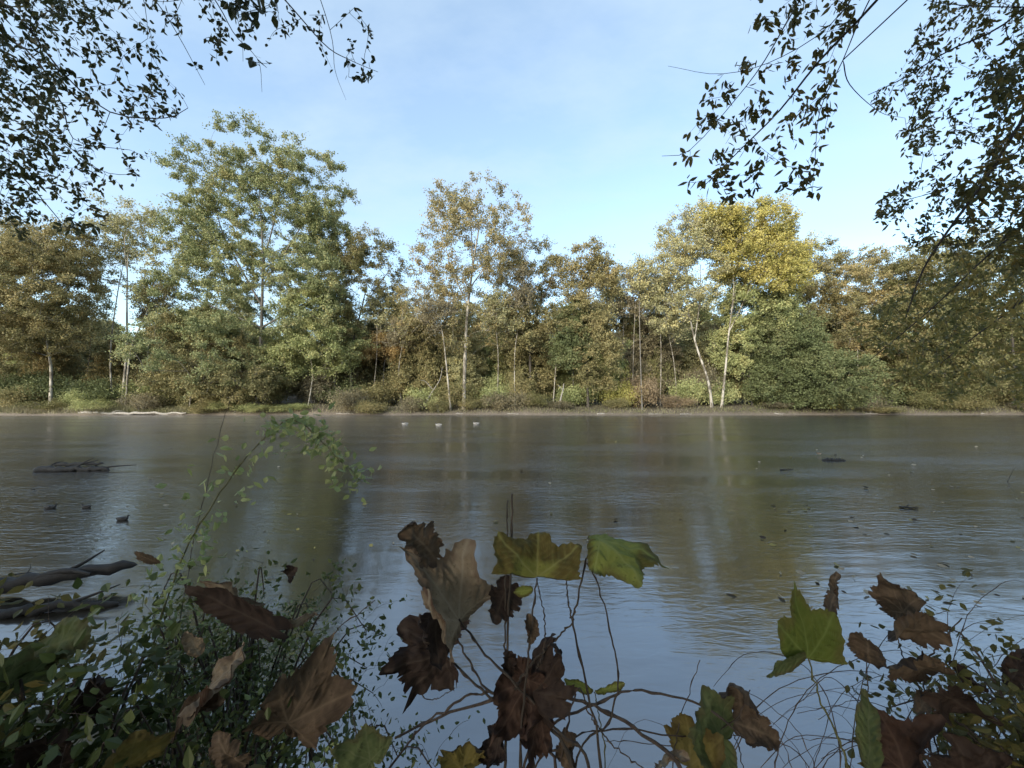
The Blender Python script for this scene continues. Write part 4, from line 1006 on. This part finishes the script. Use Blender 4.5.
# ---- dead leaves lying in the tangle
DL = 'dead leaves caught in the foreground tangle'
dead = [
    ((288, 636, 1.15), (194, 584, 1.12), 'dark', 'ovate', dict(roll=30, kv=2.2, ku=.3, width=.55, ridge=.014), 'long dark folded leaf slanting across the green tangle at left'),
    ((262, 606, 1.18), (202, 581, 1.16), 'pale', 'ovate', dict(roll=55, kv=1.4, width=.6, crumple=.08), 'pale leaf lying along the top of the long folded leaf'),
    ((288, 722, .95), (330, 652, .93), 'brown', 'lobed', dict(roll=-12, kv=1.6, ku=-.7, ridge=.030, crumple=.08, width=.66), 'large veined russet-brown leaf at the right end of the left tangle'),
    ((210, 688, .98), (268, 660, .95), 'pale', 'lobed', dict(roll=50, kv=2.2, ku=.5, crumple=.13, width=.5), 'crumpled pale-edged leaf left of the large russet leaf'),
    ((168, 722, .95), (222, 700, .94), 'brown', 'ovate', dict(roll=40, kv=2.2, width=.9, crumple=.13), 'pale-tipped brown leaf in the middle of the left tangle'),
    ((92, 708, 1.0), (112, 668, .98), 'dark', 'lobed', dict(roll=10, kv=2.0, ku=.6, crumple=.14, width=.6), 'dark wrinkled leaf hanging in the left tangle below the thin log'),
    ((128, 765, .82), (138, 722, .80), 'ochre', 'lobed', dict(roll=-15, kv=1.0, ku=.4, crumple=.09, width=.8), 'yellow-olive leaf at the bottom edge of the left tangle'),
    ((36, 650, 1.05), (86, 634, 1.03), 'dull', 'ovate', dict(roll=15, kv=.9, width=1.3, crumple=.08), 'dull olive leaf at the left edge below the logs'),
    ((2, 690, .95), (20, 640, .92), 'dull', 'lobed', dict(roll=-20, kv=.9, ku=.4, crumple=.09, width=.7), 'broad olive leaf cut by the left edge'),
    ((160, 563, 1.25), (134, 553, 1.22), 'brown', 'ovate', dict(roll=45, kv=1.6, width=.9), 'small tan leaf at the upper left of the green tangle'),
    ((318, 612, 1.2), (283, 626, 1.18), 'pale', 'ovate', dict(roll=55, kv=1.4, width=.9, crumple=.09), 'pale tan leaf right of the long folded leaf'),
    ((287, 577, 1.3), (296, 568, 1.28), 'dark', 'ovate', dict(roll=10, kv=3.0, width=2.0, crumple=.12), 'tiny balled dark leaf above the long folded leaf'),
    ((200, 655, 1.05), (186, 632, 1.03), 'pale', 'ovate', dict(roll=20, kv=2.6, width=1.0, crumple=.13), 'small pale curled leaf in the shade of the green tangle'),
    ((50, 768, .85), (24, 728, .83), 'dark', 'lobed', dict(roll=20, kv=1.8, ku=.6, crumple=.13, width=.7), 'dark dead leaf in the bottom left corner'),
    ((245, 768, .85), (212, 738, .83), 'brown', 'ovate', dict(roll=35, kv=2.2, width=1.0, crumple=.13), 'brown curled leaf at the bottom edge under the pale-tipped leaf'),
    ((370, 762, .85), (330, 738, .84), 'dull', 'lobed', dict(roll=30, kv=.9, ku=.4, crumple=.07, width=.85), 'dark green leaf at the bottom edge right of the russet leaf'),
    ((905, 772, 1.0), (945, 715, .98), 'red', 'lobed', dict(roll=30, kv=1.8, ku=.7, crumple=.13, width=.75), 'reddish-brown leaf in the litter at lower right'),
    ((965, 775, .98), (1005, 730, .96), 'dark', 'lobed', dict(roll=-25, kv=1.8, ku=.8, crumple=.13, width=.75), 'dark brown leaf right of the reddish leaf in the litter'),
    ((1008, 690, 1.2), (1026, 650, 1.18), 'dark', 'ovate', dict(roll=25, kv=2.2, width=.8, crumple=.12), 'blackish leaf standing at the right edge'),
    ((915, 712, 1.1), (935, 692, 1.08), 'brown', 'ovate', dict(roll=45, kv=1.4, width=1.0, crumple=.1), 'small tan leaf under the long dark leaf at right'),
    ((655, 768, .95), (688, 756, .93), 'pale', 'ovate', dict(roll=45, kv=2.2, width=.9, crumple=.13), 'pale shrivelled leaf at the bottom edge beside the round green leaf'),
    ((562, 768, .92), (578, 738, .90), 'brown', 'ovate', dict(roll=25, kv=2.8, width=1.3, crumple=.14), 'small brown shrivelled leaf at the bottom edge under the seedling'),
    ((985, 690, 1.15), (950, 662, 1.14), 'dark', 'ovate', dict(roll=45, kv=1.6, width=.6, crumple=.12), 'thin dark leaf leaning over the tangle near the right edge'),
]
for i, (b, tp_, mt, kd, kw, lb) in enumerate(dead):
    o = big_leaf(None, b, tp_, mt, kd, seed=70 + i, name='dead_leaf', **kw)
    tag(o, lb, 'leaf', DL)


# ---- green bushes of the left foreground
def near_bush(name, label, x, y, h, spread, seed, pal, nst, leafL, per, lean=(0, 0)):
    rg = np.random.default_rng(seed)
    z0 = float(ground(x, y))
    root = thing(name, label, 'bush', (x, y, z0), 0, 'green bushes on the near bank')
    M = Mesh(); nodes, nr = [], []; tg = []
    for k in range(nst):
        a = rg.uniform(0, 6.28); s = spread * rg.uniform(.3, 1.0); hh = h * rg.uniform(.55, 1.05)
        e = np.array([math.cos(a) * s + lean[0], math.sin(a) * s * .7 + lean[1], hh])
        sp = spline([np.array([0, 0, -.05]) + rg.normal(size=3) * [.04, .04, 0], e * [.35, .35, .62], e * [.8, .8, .98], e * [1.12, 1.12, .86]], 10)
        M.tube(sp, np.linspace(.006, .0015, 10), 5)
        for q in sp[3:]:
            for _ in range(int(rg.integers(1, 4))): tg.append(q + rg.normal(size=3) * [.07, .07, .06])
        nodes += list(sp[2:]); nr += [.003] * 8
    tg = np.array(tg)
    ln, rd, dr = grow(nodes, nr, np.zeros(3), tg, rg, .0008, .004)
    V, Q = tubes(ln, rd, 4); M.add(V, Q); M.build('stems', CANE, root)
    ci = np.repeat(np.arange(len(tg)), per)
    C = tg[ci] + rg.normal(size=(len(ci), 3)) * [.03, .03, .022]
    V, Q = leaf_ovate(C, leafL, leafL * .55, rg, up=.9, hang=.2)
    obj('foliage', V, Q, PAL[pal], root)
    return root


for lb, x, y, h, sp_, pl, ns_, lf_, per_, ln_ in [
    ('leafy green bush filling the bottom left corner', -1.05, .90, .86, .40, 'bush', 20, .040, 6, (0, 0)),
    ('green bush at the bottom edge under the russet leaf', -.50, .78, .66, .30, 'bush', 20, .040, 6, (0, 0)),
    ('thin-leaved green bush rising in front of the left logs', -1.45, 1.75, .80, .42, 'bush', 20, .028, 5, (0, 0)),
    ('tallest tangled green bush under the arching shoot', -1.0, 1.45, 1.12, .46, 'bush', 30, .027, 5, (.1, .1)),
    ('wispy green bush between the folded dark leaf and the pale rolled leaf', -.58, 1.2, .88, .34, 'bush', 20, .020, 5, (0, 0)),
    ('olive-green bush at the left edge beside the broad olive leaf', -1.55, 1.02, .74, .36, 'near_olive', 20, .040, 5, (0, 0)),
    ('dense dark green bush around the small pale curled leaf at left', -.85, 1.12, .92, .38, 'bush', 26, .026, 6, (0, 0)),
    ('dark olive bush at the bottom edge around the yellow-olive leaf', -.78, .74, .68, .30, 'near_olive', 20, .036, 6, (0, 0)),
    ('low green bush under the dull olive leaf at the left edge', -1.22, .86, .80, .34, 'bush', 24, .034, 6, (0, 0)),
    ('low yellowish-green bush beside the large russet leaf', -.62, .95, .78, .30, 'shoot', 18, .024, 5, (0, 0)),
    ('yellowish-green bush at the foot of the arching shoot', -1.12, 1.62, 1.0, .40, 'shoot', 18, .024, 5, (0, 0)),
    ('dark bush low at the left edge below the broad olive leaf', -1.35, .72, .72, .34, 'near_olive', 24, .034, 6, (0, 0)),
    ('dark low bush in the lower right corner behind the litter', 1.95, 1.45, .42, .45, 'near_olive', 16, .036, 4, (0, 0)),
    ('dark thicket filling the lower right corner below the blackish leaf', 1.55, 1.1, .62, .42, 'near_olive', 26, .034, 6, (0, 0)),
    ('dark low bush at the bottom edge among the litter leaves at right', 1.25, .95, .50, .34, 'near_olive', 14, .034, 4, (0, 0))]:
    near_bush('bush', lb, x, y, h, sp_, 100 + int(-x * 37 + y * 11), pl, ns_, lf_, per_, ln_)

# arching shoot with fresh leaves
t = at_ground(150, 1.35, 'arching_shoot', 'slender arching shoot with fresh green leaves drooping over the river at left', 'shoot')
path = [(362, 482, 1.28), (335, 455, 1.30), (312, 432, 1.32), (290, 420, 1.34), (268, 435, 1.36), (240, 465, 1.38), (212, 505, 1.40), (188, 545, 1.40), (160, 620, 1.38), (140, 720, 1.34), (130, 790, 1.3)]
cane(t, path, .0035, STEM_G, 'stem', n=30, taper=.35)
rg = np.random.default_rng(31)
W = spline([P(*p) for p in path[:9]], 60)
tg = []
for i, q in enumerate(W):
    dens = 8 if i < 26 else (5 if i < 36 else (4 if i < 46 else 8))
    for _ in range(dens): tg.append(q + rg.normal(size=3) * ([.032, .035, .026] if i < 30 else [.06, .06, .05]) - [0, 0, .01])
tg = np.array(tg) - np.array(t.location)
V, Q = leaf_ovate(tg, .034, .019, rg, up=.8, hang=.3)
obj('foliage', V, Q, PAL['shoot'], t)
t = at_ground(240, 1.5, 'weed_stem', 'thin bare weed stem rising in front of the far grassy bank at left', 'weed')
cane(t, [(250, 365, 1.6), (232, 395, 1.6), (222, 425, 1.58), (208, 480, 1.55), (190, 560, 1.5), (170, 700, 1.4), (165, 790, 1.35)], .0022, STEM, taper=.25)

# ---- unseen wood, added behind the viewpoint to keep the near bank in shade
rw = np.random.default_rng(88)
M = Mesh(); LC = []
for k in range(34):
    x = -46 + 92 * (k + rw.uniform(.1, .9)) / 34; y = -rw.uniform(7.5, 15); z0 = float(ground(x, y)); h = rw.uniform(13, 18)
    M.tube(spline([(x, y, z0 - .3), (x + rw.normal() * .3, y, z0 + h * .5), (x + rw.normal(), y, z0 + h * .95)], 9), np.linspace(.24, .05, 9), 7)
    c = lobe_points([(x, y, z0 + h * .62, 3.2, h * .40, 3.0, 1), (x + rw.normal(), y, z0 + h * .3, 2.6, h * .28, 2.4, .8)], 70, rw, .2)
    LC.append(np.repeat(c, 26, 0) + rw.normal(size=(70 * 26, 3)) * .55)
C = np.concatenate(LC); C = C[C[:, 2] > .4]
V, Q = leaf_quads(C, .42, .30, rw); 
wd = M.build('near_bank_wood', BARK_DARK); tag(wd, 'wood of dense trees on the near bank behind the viewpoint', 'wood', kind='stuff')
lf = obj('leaves', V, Q, PAL['dark_olive'], wd); lf['kind'] = 'stuff'

# ---- floating leaves
FLV, FLQ = leaf_ovate(np.zeros((1, 3)), .1, .07, np.random.default_rng(3), up=8, hang=0, axis=np.array([[1.0, 0, 0]]))
FLV[:, 2] += .012 + .25 * np.abs(FLV[:, 1]) + .12 * np.maximum(FLV[:, 0] - .06, 0)
FPAL = {'pale tan': leaf_mat('floating_tan_leaf', [(.26, .21, .13), (.42, .36, .26)]), 'dark brown': leaf_mat('floating_brown_leaf', [(.03, .022, .015), (.07, .05, .03)]), 'yellowish': leaf_mat('floating_yellow_leaf', [(.22, .20, .06), (.36, .30, .10)])}
src = {}
rf = np.random.default_rng(77)
marks = [(150, 340, 440, 560, 22, 'left of the arching shoot tip'), (360, 700, 430, 560, 14, 'in the open middle of the river'), (720, 1020, 440, 600, 75, 'on the dark water at right'), (0, 140, 480, 560, 6, 'near the dark ducks')]
for (xa, xb, ya, yb, nn, where) in marks:
    for i in range(nn):
        px = rf.uniform(xa, xb); py = ya + (yb - ya) * rf.random() ** .8
        D = EYE[2] / ((py - 396.0) / F); kc = str(rf.choice(list(FPAL), p=[.5, .25, .25]))
        s = rf.uniform(.5, 1.25) * (1 + .04 * max(D - 8, 0))
        loc = ((px - 512) / F * D, D, .004); rz = rf.uniform(0, 6.28); sc = (s, s * rf.uniform(.6, 1), s * rf.uniform(.8, 2.2))
        if kc not in src:
            o = obj('floating_leaf', FLV, FLQ, FPAL[kc], None, True); src[kc] = o
        else:
            o = src[kc].copy(); COL.objects.link(o)
        o.location = loc; o.rotation_euler = (0, 0, rz); o.scale = sc
        tag(o, f'small {kc} leaf floating {where}', 'leaf', f'{kc} leaves afloat {where}')
o = obj('floating_leaf', FLV, FLQ, BL['pale'], None, True); o.location = ((815 - 512) / F * 14.3, 14.3, .02); o.scale = (2.0, 1.6, 5); tag(o, 'curled whitish leaf floating just left of the short sunken log', 'leaf')

# ================================================================== OVERHANGING TREES OF THE NEAR BANK
def poly_sample(poly, n, rg):
    poly = np.array(poly, float); lo, hi = poly.min(0), poly.max(0); out = []
    while len(out) < n:
        p = rg.uniform(lo, hi); c = False; j = len(poly) - 1
        for i in range(len(poly)):
            if (poly[i, 1] > p[1]) != (poly[j, 1] > p[1]) and p[0] < (poly[j, 0] - poly[i, 0]) * (p[1] - poly[i, 1]) / (poly[j, 1] - poly[i, 1]) + poly[i, 0]: c = not c
            j = i
        if c: out.append(p)
    return np.array(out)


def overhang(name, label, foot, trunk, r0, boughs, regions, shade_canopy, seed, pal, turning_or_lit=False):
    rg = np.random.default_rng(seed)
    fx, fy = foot; z0 = float(ground(fx, fy)); root = thing(name, label, 'tree', (fx, fy, z0), 0, 'trees leaning over from the near bank'); O = np.array([fx, fy, z0])
    M = Mesh(); tp = spline(np.array([(0, 0, -.3)] + trunk, float), 14); tr = r0 * np.linspace(1, .3, 14); M.tube(tp, tr, 10)
    nodes, nr = [], []
    for bg_, r in boughs:
        W = np.array([P(*q) for q in bg_]) - O
        k = int(np.argmin(np.linalg.norm(tp - W[0] - [0, 0, .3], axis=1)))
        far = np.linalg.norm(tp[k] - W[0])
        sp = np.vstack([spline([tp[k], tp[k] * .5 + W[0] * .5 + [0, 0, .12 * far], W[0]], 6)[:-1], spline(W, 16)]); rr = np.concatenate([np.linspace(max(r * 2.2, .012), r * 1.1, 5), np.linspace(r, r * .25, 16)])
        M.tube(sp, rr, 6); nodes += list(sp[5:]); nr += list(rr[5:])
    LV, LQ, nv = [], [], 0
    for poly, n, d0, d1, L, Wd, per in regions:
        pp = poly_sample(poly, n, rg)
        tg = np.array([P(a, b, rg.uniform(d0, d1)) for a, b in pp]) - O
        ln, rd, dr = grow(nodes, nr, tp[-1] * .5 + np.mean(nodes, 0) * .5, tg, rg, .0022, .006, droop=.15, up=.15, penal=-.25)
        V, Q = tubes(ln, rd, 4); M.add(V, Q)
        # leaves strung along the outer part of each twig
        u = rg.uniform(.25, 1.05, (len(ln), per)); iu = np.clip(u * 4, 0, 3.999); i0 = iu.astype(int); fr = (iu - i0)[..., None]
        ar = np.arange(len(ln))[:, None]
        q = ln[ar, i0] * (1 - fr) + ln[ar, i0 + 1] * fr
        C = q.reshape(-1, 3) + rg.normal(size=(len(ln) * per, 3)) * L * .3
        V, Q = leaf_ovate(C, L, Wd, rg, up=.4, hang=.7)
        if turning_or_lit and (poly, n) == (regions[-1][0], regions[-1][1]):  # last region gets the leaf colours lightened to look lit
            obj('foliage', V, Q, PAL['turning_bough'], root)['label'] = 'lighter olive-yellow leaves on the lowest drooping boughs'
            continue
        LV.append(V); LQ.append(Q + nv); nv += len(V)
    # unseen rest of the crown, added above and behind to shade the foreground
    n, cx, cy, cz, rx, ry, rz_ = shade_canopy
    tg = lobe_points([(cx, cy, cz, rx, rz_, ry, 1)], n, rg, .2)
    hd = tg + O; tg = tg[(hd[:, 2] - 2.2 > 1.12 * hd[:, 1] + 0.5)]
    ln, rd, dr = grow(list(tp[7:]), list(tr[7:]), tp[7], tg, rg, .006, .012)
    V, Q = tubes(ln, rd, 4); M.add(V, Q)
    ci = np.repeat(np.arange(len(tg)), 45); C = tg[ci] + np.clip(rg.normal(size=(len(ci), 3)), -2, 2) * .42; C = C[(C + O)[:, 2] - 2.2 > 1.1 * (C + O)[:, 1] + .35]
    V, Q = leaf_quads(C, .17, .11, rg, up=.9); 
    M.build('trunk', BARK_NEAR, root)
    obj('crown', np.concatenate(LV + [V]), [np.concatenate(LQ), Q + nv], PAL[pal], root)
    return root


overhang('overhanging_maple', 'near tree whose fine dark leafy twigs hang in from the upper left', (-4.6, -.6), [(.1, .1, 2.5), (.3, .3, 5), (.5, .2, 8), (.4, 0, 10)], .19,
         [([(-90, -60, 4.0), (10, 8, 4.0), (60, 70, 4.1), (110, 112, 4.2), (165, 118, 4.3), (188, 108, 4.3)], .012),
          ([(-90, 0, 4.4), (20, 45, 4.4), (60, 100, 4.5), (75, 140, 4.6), (130, 150, 4.6)], .011),
          ([(-70, 130, 4.8), (0, 160, 4.8), (30, 185, 4.9), (75, 235, 5), (120, 250, 5)], .010),
          ([(-70, 60, 4.8), (0, 85, 4.8), (50, 130, 4.9), (100, 170, 5), (140, 175, 5)], .010),
          ([(100, -70, 3.3), (155, 0, 3.3), (178, 35, 3.3), (205, 85, 3.4)], .006),
          ([(220, -70, 3.0), (285, 0, 3.0), (325, 45, 3.1), (350, 60, 3.1), (378, 72, 3.1)], .006),
          ([(300, -60, 3.2), (330, 30, 3.2), (335, 70, 3.2), (346, 100, 3.2)], .004),
          ([(170, -60, 2.4), (215, 0, 2.4), (235, 35, 2.5), (258, 60, 2.5), (262, 92, 2.5)], .004),
          ([(-70, 190, 5), (0, 215, 5), (30, 240, 5), (60, 262, 5)], .008)],
         [([(-20, -10), (140, -10), (165, 60), (190, 108), (165, 130), (140, 180), (110, 225), (60, 240), (-20, 235)], 270, 3.6, 5.4, .064, .034, 8),
          ([(-20, -10), (75, -10), (70, 120), (60, 190), (-20, 225)], 150, 3.6, 5.4, .070, .038, 9),
          ([(140, -10), (370, -10), (378, 75), (346, 95), (320, 55), (280, 45), (215, 80), (170, 50)], 62, 2.9, 3.5, .05, .026, 6),
          ([(-25, -200), (-25, 260), (-300, 240), (-300, -200)], 130, 3.6, 5.2, .07, .038, 8),
          ([(-25, -25), (400, -25), (400, -230), (-25, -230)], 110, 2.8, 3.8, .06, .032, 8),
          ([(225, -5), (270, 0), (290, 40), (268, 95), (245, 60), (222, 20)], 14, 2.4, 2.6, .085, .05, 3)],
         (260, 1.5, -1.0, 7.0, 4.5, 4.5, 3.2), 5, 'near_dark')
overhang('overhanging_elm', 'near tree whose heavy dark boughs hang in along the right edge', (4.9, -.3), [(-.1, .1, 2.5), (-.3, .3, 5), (-.6, .2, 8), (-.5, 0, 10)], .21,
         [([(930, -70, 3.2), (877, 0, 3.2), (820, 60, 3.3), (780, 110, 3.4), (740, 150, 3.5), (700, 190, 3.5)], .013),
          ([(900, -60, 3.3), (862, 15, 3.3), (843, 60, 3.3), (820, 110, 3.4), (815, 160, 3.4), (812, 195, 3.4)], .006),
          ([(890, -60, 3.5), (835, 20, 3.5), (775, 60, 3.6), (720, 74, 3.6), (668, 66, 3.6)], .005),
          ([(850, -70, 3.4), (800, 0, 3.4), (765, 60, 3.5), (735, 100, 3.5), (690, 150, 3.5), (662, 156, 3.5)], .007),
          ([(843, 60, 3.3), (850, 85, 3.4), (880, 112, 3.5), (905, 118, 3.6)], .005),
          ([(1110, 20, 4.0), (1030, 110, 4.0), (985, 180, 4.0), (945, 235, 4.0), (922, 272, 4.0), (905, 320, 4.0)], .020),
          ([(1100, 120, 4.3), (1024, 222, 4.3), (985, 258, 4.3), (930, 310, 4.4), (870, 360, 4.5)], .014),
          ([(1090, -60, 3.7), (1010, 20, 3.7), (950, 50, 3.8), (900, 80, 3.8), (868, 95, 3.8)], .011),
          ([(1100, 240, 4.0), (1024, 300, 4.0), (970, 340, 4.1), (920, 380, 4.2)], .012),
          ([(1110, 60, 4.4), (1020, 150, 4.4), (940, 190, 4.5), (880, 205, 4.6)], .010)],
         [([(752, -10), (880, -10), (835, 70), (828, 120), (828, 205), (770, 195), (742, 212), (690, 195), (664, 158), (690, 120), (720, 70), (752, 30)], 135, 3.2, 3.8, .075, .036, 7),
          ([(1040, -10), (925, -10), (905, 60), (865, 92), (895, 140), (910, 178), (862, 205), (905, 250), (960, 260), (1040, 240)], 370, 3.6, 5.6, .064, .030, 9),
          ([(1040, -160), (1040, 320), (1330, 260), (1330, -160)], 150, 3.4, 5.0, .085, .042, 9),
          ([(700, -25), (700, -260), (1040, -260), (1040, -25)], 110, 2.6, 3.8, .08, .04, 8),
          ([(1040, 40), (985, 60), (965, 150), (960, 250), (1040, 290)], 110, 3.6, 5.0, .085, .042, 9),
          ([(1040, 230), (960, 250), (905, 290), (850, 318), (858, 350), (890, 352), (880, 392), (915, 375), (950, 410), (985, 385), (1040, 418)], 400, 3.8, 6.4, .068, .033, 9)],
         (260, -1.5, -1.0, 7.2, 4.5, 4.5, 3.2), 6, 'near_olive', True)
